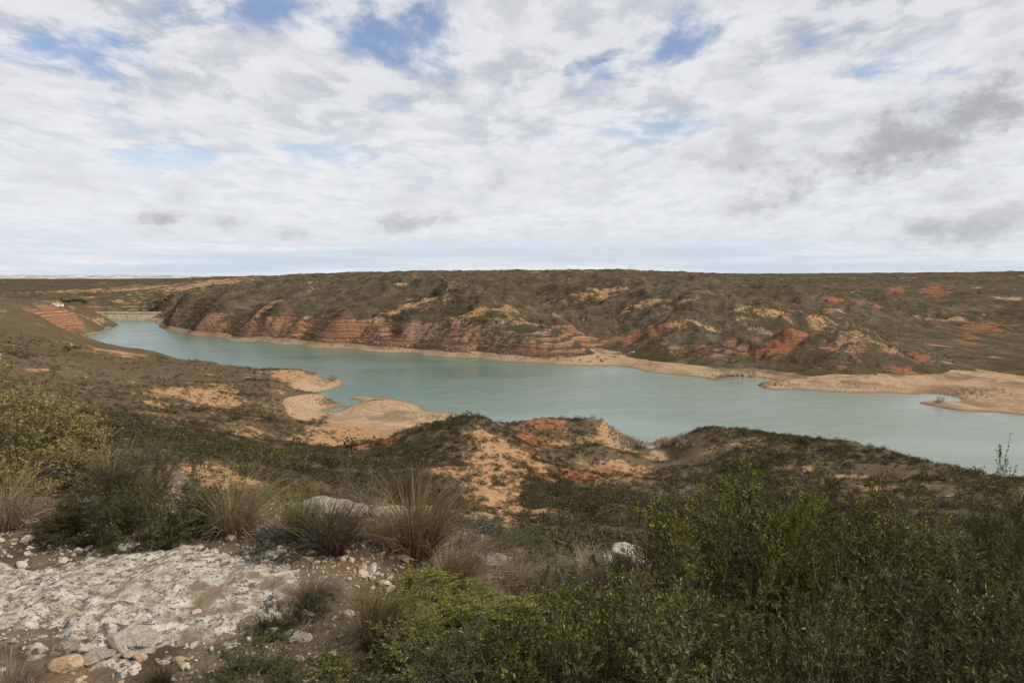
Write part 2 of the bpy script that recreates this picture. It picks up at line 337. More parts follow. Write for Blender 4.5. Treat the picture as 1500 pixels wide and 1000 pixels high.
# ------------------------------------------------------------------ where the soil lies bare (world-space ellipses found from the photograph)
def patch_list(src):
    out = []
    for px, py, rx, ry, w in src:
        c = hit(px, py); 
        if c is None: continue
        t, b = hit(px, py-ry), hit(px, py+ry)
        L = np.hypot(c[0], c[1])
        dr = L*.05
        if t is not None and b is not None: dr = min(max(abs(np.hypot(*t[:2])-np.hypot(*b[:2]))/2, L*.012), L*.2)
        out.append((math.atan2(c[0], c[1]), L, rx/1000*L*.95, dr, w))
    return out
def patch_mask(ps, X, Y):
    u, v = lp(X, Y); r = np.exp(v); m = np.zeros_like(r)
    u = u + fbm(X, Y, 22, 3, .6, 111)*9/np.maximum(r, 60); r = r + fbm(X, Y, 22, 3, .6, 112)*11
    for u0, L, ra, rd, w in ps:
        d2 = ((u-u0)*L/ra)**2 + ((r-L)/rd)**2
        m = np.maximum(m, w*np.exp(-d2*.62))
    return m
TAN = patch_list([(690, 702, 32, 20, 1.15), (738, 748, 30, 38, 1.15), (730, 665, 30, 20, 1.1), (702, 682, 38, 22, 1), (645, 694, 26, 7, .8), (740, 740, 30, 45, 1), (720, 770, 28, 25, 1), (715, 648, 34, 22, 1.05), (770, 672, 45, 14, .8), (290, 575, 40, 12, .9), (325, 585, 22, 10, .9), (370, 640, 30, 10, .6),
                  (420, 550, 40, 8, .8), (480, 640, 45, 14, .8), (520, 630, 60, 12, 1), (622, 616, 40, 5, 1), (250, 620, 40, 12, .5), (330, 700, 40, 20, .7), (250, 690, 40, 20, .5), (180, 645, 30, 8, .6), (300, 690, 30, 20, .7),
                  (830, 650, 50, 14, .8), (900, 690, 50, 14, .8), (875, 737, 26, 9, .9), (1240, 705, 25, 5, 1), (1060, 660, 30, 12, .5), (1150, 690, 40, 5, .5), (1330, 720, 60, 8, .45), (1090, 712, 25, 6, .8), (890, 640, 22, 14, 1),
                  (620, 440, 50, 7, .45), (560, 460, 50, 6, .5), (700, 455, 60, 6, .55), (760, 470, 40, 6, .5), (380, 460, 30, 5, .6), (1000, 470, 80, 5, .6), (940, 445, 60, 5, .5), (1090, 450, 18, 6, .5), (1140, 460, 20, 5, .5), (1190, 480, 16, 5, .45),
                  (850, 430, 80, 6, .4), (1200, 465, 20, 5, .45), (1230, 490, 30, 5, .4), (1280, 505, 24, 4, .5), (170, 515, 25, 3, .7), (20, 460, 20, 3, .35), (300, 419, 60, 2, .7), (230, 421, 90, 2, .6), (130, 424, 60, 2, .5), (1480, 437, 12, 2, .9)])
RED = patch_list([(780, 620, 30, 6, 1), (790, 655, 35, 10, .8), (850, 690, 40, 12, .8), (780, 690, 30, 8, .7), (900, 695, 40, 12, .5), (535, 655, 35, 10, .8), (1150, 505, 34, 14, 1), (1120, 512, 30, 6, .8), (1262, 445, 40, 3, .7), (1315, 424, 12, 7, .6), (1370, 425, 16, 8, .6),
                  (1440, 475, 30, 12, .5), (1420, 495, 15, 10, .5), (1390, 470, 40, 6, .3), (930, 495, 60, 5, .6), (1370, 555, 50, 7, .7), (1340, 525, 20, 7, .6), (560, 650, 30, 8, .6), (420, 550, 25, 6, .3)])
# ------------------------------------------------------------------ ground material
def ground_material():
    m, k, out = newmat('ground')
    geo = k.n('ShaderNodeNewGeometry'); P = geo.outputs['Position']
    at = lambda n: k.n('ShaderNodeAttribute', attribute_name=n).outputs['Fac']
    bare, red, beach, cliff, near, shelf = (at(n) for n in ('bare', 'red', 'beach', 'cliff', 'near', 'shelf'))
    sp = k.n('ShaderNodeSeparateXYZ', {0: P}); Z = sp.outputs[2]
    nL = k.noise(P, .012, 5, .6); nM = k.noise(P, .08, 5, .6); nS = k.noise(P, .6, 5, .65); nF = k.noise(P, 5.0, 4, .6)
    # scrub-covered ground: grey-brown litter and olive cover
    scr = k.mix(k.ramp(nM, .38, .62), (.068, .054, .037), (.112, .085, .056))
    scr = k.mix(k.ramp(nS, .46, .70), scr, (.041, .035, .019))
    scr = k.mix(k.math('MULTIPLY', k.ramp(nS, .44, .32), .45), scr, (.165, .108, .058))
    scr = k.mix(k.math('MULTIPLY', k.ramp(nL, .42, .62), .5), scr, (.044, .037, .018))
    scr = k.mix(k.math('MULTIPLY', at('lush_shade'), .9), scr, (.026, .024, .012))  # dark green gully cover, deepened to paint shade into the draws
    scr = k.mix(k.math('MULTIPLY', near, .45), scr, (.125, .088, .052))
    tan = k.mix(k.ramp(nS, .3, .7), (.25, .135, .066), (.33, .21, .12))
    brk = k.math('ADD', bare, k.math('MULTIPLY', k.math('SUBTRACT', nS, .5), 1.5))
    brk = k.math('ADD', brk, k.math('MULTIPLY', k.math('SUBTRACT', nM, .5), 2.0))
    col = k.mix(k.ramp(brk, .32, .58), scr, tan)
    redc = k.mix(k.ramp(nS, .3, .7), (.17, .066, .038), (.25, .118, .066))
    col = k.mix(k.ramp(k.math('ADD', red, k.math('MULTIPLY', k.math('ADD', k.math('SUBTRACT', nS, .5), k.math('MULTIPLY', k.math('SUBTRACT', nM, .5), 1.5)), 1.3)), .34, .66), col, redc)
    # cliff beds: red and buff layers that follow the height
    zz = k.math('ADD', Z, k.math('MULTIPLY', k.math('SUBTRACT', k.noise(P, .03, 4, .5), .5), 7.0))
    bed = k.n('ShaderNodeTexNoise', {'W': k.math('MULTIPLY', zz, .62), 'Scale': 1.0, 'Detail': 4, 'Roughness': .6}, noise_dimensions='1D').outputs[0]
    rk = k.mix(k.ramp(bed, .43, .52), (.165, .068, .038), (.25, .132, .075))
    rk = k.mix(k.math('MULTIPLY', k.ramp(bed, .56, .70), k.ramp(nM, .35, .6)), rk, (.33, .235, .15))
    rk = k.mix(k.math('MULTIPLY', k.ramp(nL, .45, .6), .55), rk, (.19, .145, .10))
    recess_shade = k.n('ShaderNodeTexNoise', {'W': k.math('ADD', k.math('MULTIPLY', zz, 1.25), 31.0), 'Scale': 1.0, 'Detail': 3, 'Roughness': .6}, noise_dimensions='1D').outputs[0]
    rk = k.mix(k.math('MULTIPLY', k.ramp(recess_shade, .57, .62), .75), rk, (.085, .05, .034))  # thin dark bands: shade of recesses painted along the strata
    stain = k.noise(k.vmath('MULTIPLY', P, (.35, .35, .06)), 1.0, 4, .6)
    rk = k.mix(k.math('MULTIPLY', k.ramp(stain, .5, .68), .75), rk, (.10, .065, .045))
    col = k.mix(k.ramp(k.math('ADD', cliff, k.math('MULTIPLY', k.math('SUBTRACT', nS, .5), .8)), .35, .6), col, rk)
    # drawdown strip left by the falling water: pale silt with fine level lines
    zl = k.n('ShaderNodeTexNoise', {'W': k.math('ADD', k.math('MULTIPLY', Z, 3.1), k.math('MULTIPLY', nM, 2.2)), 'Scale': 1.0, 'Detail': 3, 'Roughness': .7}, noise_dimensions='1D').outputs[0]
    bc = k.mix(k.ramp(zl, .34, .66), (.265, .175, .105), (.345, .25, .165))
    bc = k.mix(k.math('MULTIPLY', k.ramp(nM, .48, .62), .7), bc, (.235, .142, .083))
    bc = k.mix(k.math('MULTIPLY', k.ramp(nS, .52, .68), .6), bc, (.17, .118, .075))
    bc = k.mix(k.math('MULTIPLY', k.math('MULTIPLY', k.ramp(k.noise(P, .035, 5, .65), .52, .6), k.ramp(Z, 1.2, 2.6)), .75), bc, (.12, .088, .055))
    col = k.mix(k.ramp(k.math('ADD', beach, k.math('MULTIPLY', k.math('SUBTRACT', nS, .5), .5)), .4, .6), col, bc)
    wet = k.ramp(Z, .7, .15)
    col = k.mix(k.math('MULTIPLY', wet, .65), col, (.10, .07, .045))
    # the shelf underfoot: brown gritty soil
    so1 = k.mix(k.ramp(nF, .35, .65), (.06, .044, .030), (.145, .108, .074))
    so1 = k.mix(k.ramp(k.noise(P, 2.1, 4), .54, .66), so1, (.135, .088, .052))
    col = k.mix(shelf, col, so1)
    bmp = k.n('ShaderNodeBump', {'Strength': .55, 'Distance': .35, 'Height': k.math('ADD', nS, k.math('MULTIPLY', nM, 2.0))})
    bmp2 = k.n('ShaderNodeBump', {'Strength': .7, 'Distance': .02, 'Height': k.math('MULTIPLY', shelf, k.math('ADD', k.noise(P, 40., 4), nF)), 'Normal': bmp.outputs[0]})
    b = k.n('ShaderNodeBsdfPrincipled', {'Base Color': col, 'Roughness': 1.0, 'Specular IOR Level': .0, 'Normal': bmp2.outputs[0]})
    k.t.links.new(b.outputs[0], out.inputs[0]); return m
M_GROUND = ground_material()

# ------------------------------------------------------------------ terrain mesh: one graded sheet out to the horizon, cut into near bank, far bank and plain
GREEN = patch_list([(600, 665, 42, 24, 1), (560, 690, 50, 22, 1), (655, 640, 22, 14, 1), (672, 618, 30, 6, 1), (1120, 641, 80, 8, .9), (1270, 668, 80, 8, .9), (1040, 652, 24, 16, .8), (850, 728, 42, 18, .9), (930, 740, 50, 20, .8), (870, 654, 32, 5, 1), (810, 640, 30, 8, .7), (760, 635, 18, 6, .8)])
def build_terrain():
    ua = np.r_[np.linspace(-math.pi, -1.0, 26)[:-1], np.linspace(-1.0, -.70, 26)[:-1], np.linspace(-.70, .70, 650), np.linspace(.70, 1.0, 26)[1:], np.linspace(1.0, math.pi, 26)[1:]]
    rs = rshore(np.clip(ua, -1.1, 1.1))
    def seg(a, b, n): return np.exp(np.log(a)[:, None]+(np.log(b)-np.log(a))[:, None]*np.linspace(0, 1, n, endpoint=False))
    one = np.ones_like(rs)
    r = np.concatenate([seg(.3*one, 2*one, 10), seg(2*one, 7*one, 130), seg(7*one, 60*one, 100), seg(60*one, rs*.97, 330), seg(rs*.97, rs*1.17, 170), seg(rs*1.17, 2400*one, 190), seg(2400*one, 40000*one, 50), 40000*one[:, None]], axis=1)
    X = np.sin(ua)[:, None]*r; Y = np.cos(ua)[:, None]*r
    Z = height(X, Y)
    back = sstep(1.15, 1.5, np.abs(ua))[:, None]
    Z = Z*(1-back) + back*(58.4 - np.clip(r-8, 0, 1e9)*.02*np.exp(-r/3000))
    nC_, nR_ = r.shape
    # slope
    gu = np.gradient(Z, axis=0)/np.maximum(np.hypot(np.gradient(X, axis=0), np.gradient(Y, axis=0)), 1e-3)
    gr = np.gradient(Z, axis=1)/np.maximum(np.gradient(r, axis=1), 1e-3)
    slope = np.hypot(gu, gr)
    u, v = lp(X, Y)
    rel = r/rshore(u)
    far = sstep(-.03, .03, np.log(rel/.97))
    lim = 4.2 + fbm(X, Y, 40, 3, .5, 91)*2.0
    nearb = patch_mask(BEACH, X, Y)
    beach = sstep(.8, -.8, Z-lim)*(far*sstep(1.35, 1.25, rel)) + (1-far)*np.maximum(nearb*sstep(7.5, 4.5, Z), sstep(1.3, .3, Z)) + (1-far)*(rel > .8)*(u > .3)*sstep(3.5, 2, Z)
    beach = np.where(r > 1100, 0, beach)
    cliff = sstep(.62, 1.1, slope)*sstep(3.5, 5.5, Z)*far*sstep(1.4, 1.25, rel)*(1-sstep(.16, .22, u)) + .55*far*sstep(.40, .75, slope)*sstep(4, 7, Z)
    cn = fbm(X, Y, 45, 3, .5, 122)*5; cliff = cliff*(1-.75*sstep(19, 25, Z+cn))*(1-.35*sstep(.0, .3, fbm(X, Y, 28, 3, .5, 121)))
    cliff = np.maximum(cliff, sstep(.32, .6, slope)*sstep(560, 640, r)*(u < -.5)*sstep(2, 4, Z))
    g1, g2 = fbm(X, Y, 190, 4, .5, 3, True), fbm(X, Y, 46, 4, .52, 11, True)
    lush_shade = np.clip(far*(sstep(.15, -.45, g1)*.8+sstep(.1, -.5, g2)*.7)*sstep(1500, 1000, r) + (1-far)*sstep(.15, -.45, g2)*.6, 0, 1)*(Z > 4)
    cliff = cliff*np.where(u < -.52, .62, 1.)
    data = dict(lush_shade=lush_shade, bare=np.clip(np.maximum(patch_mask(TAN, X, Y), (1-far)*.52*sstep(.12, .5, fbm(X, Y, 30, 4, .6, 131))+far*.6*sstep(.2, .55, fbm(X, Y, 75, 4, .6, 132))), 0, 1), red=patch_mask(RED, X, Y), beach=np.clip(beach, 0, 1), cliff=np.clip(cliff, 0, 1), near=1-far, shelf=1-sstep(9, 16, r))
    gm = np.clip(patch_mask(GREEN, X, Y), 0, 1); data['bare'] = data['bare']*(1-.9*gm); data['red'] = data['red']*(1-.9*gm)
    idx = np.arange(nC_*nR_).reshape(nC_, nR_)
    F = np.stack([idx[:-1, :-1], idx[1:, :-1], idx[1:, 1:], idx[:-1, 1:]], -1)[..., ::-1]
    rc = .5*(rel[:-1, :-1]+rel[1:, 1:]); rr = r[:-1, :-1]
    reg = np.where(rr > 2400, 2, np.where(rc > .97, 1, 0))
    V = np.stack([X, Y, Z], -1).reshape(-1, 3)
    for k_, (nm, ) in enumerate((('near_hillside',), ('far_bank',), ('distant_plain',))):
        f = F[reg == k_]; us, inv = np.unique(f, return_inverse=True)
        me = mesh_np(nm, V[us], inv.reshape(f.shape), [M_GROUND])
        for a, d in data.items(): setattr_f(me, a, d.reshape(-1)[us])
        tag(link(nm, me), kind='structure')
BEACH = patch_list([(480, 575, 48, 16, 1.2), (440, 595, 35, 22, 1.0), (560, 600, 70, 14, 1.2), (620, 612, 60, 14, 1.3), (540, 615, 60, 12, 1), (600, 628, 40, 8, .9), (900, 640, 20, 14, 1), (960, 672, 25, 10, .7), (1000, 645, 22, 10, .8), (240, 518, 8, 2, 1)])
build_terrain()

# ------------------------------------------------------------------ water
def build_water():
    m, k, out = newmat('reservoir_water')
    P = k.n('ShaderNodeNewGeometry').outputs['Position']
    n1 = k.noise(k.vmath('MULTIPLY', P, (1, 1.6, 1)), .55, 4, .6); n2 = k.noise(P, .09, 3, .5)
    gust = k.noise(k.vmath('MULTIPLY', P, (.006, .02, 1)), 1.0, 3, .55)
    h = k.math('ADD', k.math('MULTIPLY', n1, .35), k.math('MULTIPLY', n2, .7))
    bmp = k.n('ShaderNodeBump', {'Strength': k.ramp(gust, .38, .62, .35, 1.0), 'Distance': .9, 'Height': h})
    silt = k.mix(k.ramp(k.noise(P, .006, 3, .5), .4, .6), (.062, .128, .104), (.086, .147, .118))
    sx = k.n('ShaderNodeSeparateXYZ', {0: P}).outputs
    inflow = k.ramp(k.math('SUBTRACT', k.math('ADD', sx[0], k.math('MULTIPLY', n2, 40.)), k.math('MULTIPLY', sx[1], .45)), -330, 130)
    silt = k.mix(inflow, silt, (.18, .212, .172))
    b = k.n('ShaderNodeBsdfPrincipled', {'Base Color': silt, 'Roughness': k.ramp(gust, .35, .65, .10, .2), 'IOR': 1.33, 'Specular IOR Level': .5, 'Normal': bmp.outputs[0]})
    k.t.links.new(b.outputs[0], out.inputs[0])
    me = mesh_np('water', [(-700, 120, 0), (420, 120, 0), (420, 992, 0), (-700, 992, 0)], [(0, 1, 2, 3)], [m])
    tag(link('water', me), kind='structure')
build_water()
# ------------------------------------------------------------------ plant materials
def leaf_material(name, c1, c2, c3, trans=.25, rough=.5, vr=(.6, 1.35)):
    m, k, out = newmat(name)
    g = k.n('ShaderNodeNewGeometry'); rnd = g.outputs['Random Per Island']
    col = k.mix(k.ramp(rnd, 0, .6), c1, c2); col = k.mix(k.ramp(rnd, .78, 1), col, c3)
    orr = k.n('ShaderNodeObjectInfo').outputs['Random']
    hsv = k.n('ShaderNodeHueSaturation', {'Hue': k.ramp(orr, 0, 1, .476, .508, False), 'Saturation': k.ramp(k.math('FRACT', k.math('MULTIPLY', orr, 7.3)), 0, 1, .8, 1.1, False), 'Value': k.ramp(k.math('FRACT', k.math('MULTIPLY', orr, 3.7)), 0, 1, vr[0], vr[1], False), 'Color': col})
    b = k.n('ShaderNodeBsdfPrincipled', {'Base Color': hsv.outputs[0], 'Roughness': rough, 'Specular IOR Level': .12})
    t = k.n('ShaderNodeBsdfTranslucent', {'Color': hsv.outputs[0]})
    mx = k.n('ShaderNodeMixShader', {0: trans, 1: b.outputs[0], 2: t.outputs[0]})
    k.t.links.new(mx.outputs[0], out.inputs[0]); return m
def plain_material(name, c1, c2, scale=8., rough=.9, c3=None, bump=.4, dist=.01):
    m, k, out = newmat(name); P = k.n('ShaderNodeTexCoord').outputs['Object']
    n = k.noise(P, scale, 5, .6); col = k.mix(k.ramp(n, .35, .65), c1, c2)
    if c3: col = k.mix(k.ramp(k.noise(P, scale*2.7, 4, .65), .56, .66), col, c3)
    bm = k.n('ShaderNodeBump', {'Strength': bump, 'Distance': dist, 'Height': k.noise(P, scale*3, 4, .6)})
    b = k.n('ShaderNodeBsdfPrincipled', {'Base Color': col, 'Roughness': rough, 'Specular IOR Level': .08, 'Normal': bm.outputs[0]})
    k.t.links.new(b.outputs[0], out.inputs[0]); return m
M_LEAF = leaf_material('leaf_olive', (.052, .060, .012), (.112, .120, .025), (.26, .25, .075))
M_LEAFY = leaf_material('leaf_yellow_green', (.14, .135, .024), (.25, .225, .045), (.38, .33, .09), vr=(1.0, 1.15))
M_ROSE = leaf_material('leaf_needle', (.036, .044, .009), (.076, .084, .019), (.165, .165, .05))
M_GREYL = leaf_material('leaf_grey_green', (.07, .075, .055), (.12, .125, .095), (.17, .17, .13))
M_TUS = leaf_material('tussock_blade', (.09, .08, .027), (.20, .155, .07), (.36, .285, .16), .2)
M_TUSD = leaf_material('tussock_blade_dry', (.17, .125, .065), (.31, .235, .135), (.43, .35, .22), .2)
M_TUSG = leaf_material('tussock_blade_green', (.05, .055, .014), (.10, .09, .028), (.23, .175, .085), .2)
M_SCRUB = leaf_material('scrub_leaf', (.040, .037, .014), (.075, .065, .026), (.13, .108, .05), .15, .8)
M_JUN = leaf_material('juniper_leaf', (.014, .017, .006), (.028, .031, .011), (.050, .050, .020), .1, .8)
M_REED = leaf_material('dry_reed', (.22, .155, .09), (.33, .25, .16), (.42, .34, .23), .2, .8)
M_TWIG = plain_material('twig_bark', (.06, .045, .032), (.15, .115, .085), 30.)
M_DEAD = plain_material('dead_twig', (.14, .105, .078), (.28, .225, .175), 30.)
M_BROWN = plain_material('dry_brown_twig', (.13, .075, .048), (.25, .155, .10), 30.)
M_ROCK = plain_material('limestone', (.35, .29, .215), (.52, .46, .365), 7., .95, (.19, .155, .12), .9, .03)
M_ROCKO = plain_material('ochre_limestone', (.36, .235, .13), (.50, .375, .25), 6., .95, (.22, .15, .09), .7, .02)
M_STONE = plain_material('pebble', (.30, .235, .17), (.52, .45, .37), 9., .95, None, .5, .01)
M_SANDR = plain_material('sandstone_boulder', (.20, .155, .11), (.32, .26, .19), .8, .95, None, .6, .2)

# ------------------------------------------------------------------ plant geometry
def unit(a): return a/np.maximum(np.linalg.norm(a, axis=-1, keepdims=True), 1e-9)
def leaf_quads(P, D, L, Wd, fold=.25):
    n = len(P); D = unit(D); side = unit(np.cross(D, rng.normal(size=(n, 3)))); N = np.cross(side, D)
    L = L[:, None]; Wd = Wd[:, None]; mid = P+D*L*.5 - N*L*.06
    V = np.stack([P, mid+side*Wd*.5+N*Wd*fold, P+D*L, mid-side*Wd*.5+N*Wd*fold], 1).reshape(-1, 3)
    return V, np.arange(n*4).reshape(-1, 4)
def tubes(polys, sides=4):
    """polys: list of (points (k,3), radii (k,))"""
    Vs, Fs, o = [], [], 0
    a = np.linspace(0, 2*np.pi, sides, endpoint=False); ca, sa = np.cos(a), np.sin(a)
    for p, rad in polys:
        k = len(p); t = unit(np.gradient(p, axis=0)); ref = np.where(np.abs(t[:, 2:3]) > .9, np.array([[1., 0, 0]]), np.array([[0, 0, 1.]]))
        s = unit(np.cross(t, ref)); b = np.cross(s, t)
        Vs.append((p[:, None]+rad[:, None, None]*(s[:, None]*ca[None, :, None]+b[:, None]*sa[None, :, None])).reshape(-1, 3))
        i = np.arange(k-1)[:, None]*sides; j = np.arange(sides)[None, :]; j2 = (j+1) % sides
        Fs.append(np.stack([o+i+j, o+i+j2, o+i+sides+j2, o+i+sides+j], -1).reshape(-1, 4)); o += k*sides
    return np.concatenate(Vs), np.concatenate(Fs)
def curve(p0, d, L, n=5, bend=.25, up=.0):
    pts = [np.array(p0, float)]; d = unit(np.array(d, float))
    for i in range(n):
        d = unit(d + rng.normal(size=3)*bend/n**.5 + np.array((0, 0, up/n))); pts.append(pts[-1]+d*L/n)
    return np.array(pts)
def shrub_meshes(name, h=1., w=.5, stems=26, subs=4, twigs=10, leaves=12, leafL=.03, leafW=.009, mat=None, wood=None, spread=.75, bare=.0, stem_r=.006, twig_len=(.06, .13)):
    """stems fan out from the base, fork, and carry tufts of leafy twigs at their ends"""
    polys, LP, LD = [], [], []
    def twig(b, t, leafy, ln):
        dd = unit(t*.7 + rng.normal(size=3)*spread + np.array((0, 0, .25)))
        tw = curve(b, dd, ln, 3, .3, .3); polys.append((tw, np.linspace(stem_r*.30, stem_r*.13, 4)))
        if not leafy or leaves == 0: return
        nl = max(3, int(leaves*rng.uniform(.6, 1.3))); ff = (1-.85*rng.uniform(0, 1, nl)**1.4)*2.999; ii = ff.astype(int)
        pos = tw[ii]+(tw[ii+1]-tw[ii])*(ff-ii)[:, None]; tt = unit(tw[ii+1]-tw[ii])
        out_ = rng.normal(size=(nl, 3)); out_ = unit(out_-np.sum(out_*tt, 1, keepdims=True)*tt)
        LP.append(pos); LD.append(tt*rng.uniform(.4, 1.1, (nl, 1))+out_*.9+np.array((0, 0, .2)))
    for s_ in range(stems):
        az = 2*np.pi*(s_*.618+rng.uniform(0, .12)); el = np.arcsin(np.clip(rng.uniform(.05, 1.02), 0, .999))
        d = np.array((np.cos(az)*np.cos(el), np.sin(az)*np.cos(el), np.sin(el)))
        R_ = 1/np.sqrt((np.cos(el)/w)**2+(np.sin(el)/h)**2)*rng.uniform(.80, 1.06)
        p0 = np.array((np.cos(az), np.sin(az), 0))*rng.uniform(0, .12)*w; p0[2] = -.02
        c = curve(p0, d*.8+np.array((0, 0, .25)), R_*.78, 6, .35, .0); c = p0+(c-p0) + (d*R_*.78-(c[-1]-p0))*np.linspace(0, 1, 7)[:, None]**1.3
        polys.append((c, np.linspace(stem_r, stem_r*.5, 7))); leafy = rng.random() >= bare
        for q in range(subs):
            f = rng.uniform(3.2, 5.99); i = int(f); b_ = c[i]+(c[i+1]-c[i])*(f-i); t = unit(c[i+1]-c[i])
            sb = curve(b_, unit(t+rng.normal(size=3)*.55+np.array((0, 0, .25))), R_*rng.uniform(.18, .34), 4, .3, .2); polys.append((sb, np.linspace(stem_r*.5, stem_r*.25, 5)))
            for g in range(max(2, int(twigs*rng.uniform(.7, 1.3)))):
                f2 = rng.uniform(.8, 3.99); j = int(f2); twig(sb[j]+(sb[j+1]-sb[j])*(f2-j), unit(sb[j+1]-sb[j]), leafy, rng.uniform(*twig_len))
    allp = np.concatenate(LP) if LP else np.concatenate([q[0] for q in polys])
    kz = 1/np.percentile(allp[:, 2], 98.5); kx = .5/np.percentile(np.abs(allp[:, :2]), 96); kk = np.array((kx, kx, kz))
    polys = [(q*kk, r_) for q, r_ in polys]; LP = [q*kk for q in LP]
    V, F = tubes(polys, 3); wood_me = mesh_np(name+'_stems', V, F, [wood or M_TWIG])
    leaf_me = None
    if LP:
        P = np.concatenate(LP); D = np.concatenate(LD); n = len(P)
        V, F = leaf_quads(P, D, leafL*rng.uniform(.6, 1.15, n), leafW*rng.uniform(.7, 1.2, n)); leaf_me = mesh_np(name+'_foliage', V, F, [mat], smooth=False)
    return wood_me, leaf_me
def tussock_mesh(name, n, L, w, mat, lean=(0, 0), spread=.55, flop=.9):
    az = rng.uniform(0, 2*np.pi, n); rr = np.sqrt(rng.random(n))*.16*L*2
    p = np.stack([np.cos(az)*rr*.5, np.sin(az)*rr*.5, np.zeros(n)-.01], 1)
    tilt = np.abs(rng.normal(0, spread, n)); d = np.stack([np.cos(az)*np.sin(tilt)+lean[0], np.sin(az)*np.sin(tilt)+lean[1], np.cos(tilt)], 1); d = unit(d)
    ln = L*rng.uniform(.45, 1.1, n); K = 5; pts = [p]
    hor = unit(np.stack([d[:, 0], d[:, 1], np.zeros(n)], 1)+1e-6); fl = rng.uniform(.2, 1, n)[:, None]*flop
    for i in range(K):
        d = unit(d + (hor*.5-np.array((0, 0, .55)))*fl*.16*(i+.5) + rng.normal(size=(n, 3))*.05); pts.append(pts[-1]+d*(ln/K)[:, None])
    pts = np.stack(pts, 1); side = unit(np.cross(hor, np.array((0, 0, 1.)))+rng.normal(size=(n, 3))*.4)
    wd = w*np.array([.8, 1, .9, .7, .45, .1]); A_ = pts+side[:, None]*wd[None, :, None]*.5; B_ = pts-side[:, None]*wd[None, :, None]*.5
    V = np.stack([A_, B_], 2).reshape(n, -1, 3); base = np.arange(n)[:, None, None]*(2*(K+1)); i = np.arange(K)[None, :, None]*2
    F = (base+i+np.array([0, 1, 3, 2])[None, None, :]).reshape(-1, 4)
    return mesh_np(name, V.reshape(-1, 3), F, [mat], smooth=False)
def dome_clump(name, n, mat, h=.75, leaf=.15, flat=1.):
    """a low shrub seen from afar: leaf clumps through a dome's volume"""
    d = unit(rng.normal(size=(n, 3))); d[:, 2] = np.abs(d[:, 2]); rad = rng.uniform(.35, 1., n)**.6
    lump = 1+.28*np.sin(d[:, 0]*5+rng.uniform(0, 6))*np.cos(d[:, 1]*4+rng.uniform(0, 6))
    P = d*rad[:, None]*lump[:, None]*np.array((.5, .5, h)); P[:, 2] -= .03
    V, F = leaf_quads(P, d*.6+rng.normal(size=(n, 3))*.6, leaf*rng.uniform(.6, 1.3, n), leaf*.62*rng.uniform(.6, 1.3, n))
    return mesh_np(name, V, F, [mat], smooth=False)
def lump_mesh(name, mat, sub=2, amp=.25, flat=.7, seed=0, fine=.0):
    import bmesh
    bm = bmesh.new(); bmesh.ops.create_icosphere(bm, subdivisions=sub, radius=.5)
    r_ = np.random.default_rng(seed); off = r_.uniform(-50, 50, 2)
    V = np.array([v.co[:] for v in bm.verts]); u_ = unit(V)
    n = fbm(u_[:, 0]*1.1+off[0]+u_[:, 2]*.7, u_[:, 1]*1.1+off[1]-u_[:, 2]*.6, 1., 3, .5, seed)
    fct = 1+amp*2*n
    if fine: fct += fine*fbm(u_[:, 0]*6+u_[:, 2]*4+off[0], u_[:, 1]*6-u_[:, 2]*3, 1., 4, .6, seed+5)
    V = V*fct[:, None]
    # a few flat breaks
    for i in range(5):
        nrm = unit(r_.normal(size=3)); dcut = r_.uniform(.30, .42); s = V@nrm; V = V-np.maximum(s-dcut, 0)[:, None]*nrm*.9
    V[:, 2] *= flat
    F = np.array([[v.index for v in f.verts] for f in bm.faces]); bm.free()
    return mesh_np(name, V, F, [mat], smooth=bool(fine))

def gn_scatter(name, pts, scl, rot, variant, meshes, label, cat, sz=None):
    """one stuff object: instances on stored points"""
    me = bpy.data.meshes.new(name); me.vertices.add(len(pts)); me.vertices.foreach_set('co', np.asarray(pts, np.float32).ravel())
    a = me.attributes.new('scl', 'FLOAT_VECTOR', 'POINT'); a.data.foreach_set('vector', np.asarray(scl, np.float32).ravel())
    a = me.attributes.new('rot', 'FLOAT_VECTOR', 'POINT'); a.data.foreach_set('vector', np.asarray(rot, np.float32).ravel())
    a = me.attributes.new('idx', 'INT', 'POINT'); a.data.foreach_set('value', np.asarray(variant, np.int32))
    c = bpy.data.collections.new(name+'_kinds')
    for i, m_ in enumerate(meshes): c.objects.link(bpy.data.objects.new('%s_%02d' % (name, i), m_))
    o = tag(link(name, me), label, cat, None, 'stuff')
    g = bpy.data.node_groups.new(name, 'GeometryNodeTree'); g.interface.new_socket('Geometry', in_out='INPUT', socket_type='NodeSocketGeometry'); g.interface.new_socket('Geometry', in_out='OUTPUT', socket_type='NodeSocketGeometry')
    k = NT(g); gi = k.n('NodeGroupInput'); go = k.n('NodeGroupOutput')
    ci = k.n('GeometryNodeCollectionInfo'); ci.inputs['Collection'].default_value = c; ci.inputs['Separate Children'].default_value = True; ci.inputs['Reset Children'].default_value = True
    def na(nm, t): n_ = k.n('GeometryNodeInputNamedAttribute', data_type=t); n_.inputs['Name'].default_value = nm; return n_.outputs['Attribute']
    ip = k.n('GeometryNodeInstanceOnPoints'); ip.inputs['Pick Instance'].default_value = True
    L = g.links
    L.new(gi.outputs[0], ip.inputs['Points']); L.new(ci.outputs[0], ip.inputs['Instance']); L.new(na('idx', 'INT'), ip.inputs['Instance Index'])
    e2r = k.n('FunctionNodeEulerToRotation'); L.new(na('rot', 'FLOAT_VECTOR'), e2r.inputs[0]); L.new(e2r.outputs[0], ip.inputs['Rotation']); L.new(na('scl', 'FLOAT_VECTOR'), ip.inputs['Scale'])
    L.new(ip.outputs[0], go.inputs[0])
    o.modifiers.new('scatter', 'NODES').node_group = g
    return o
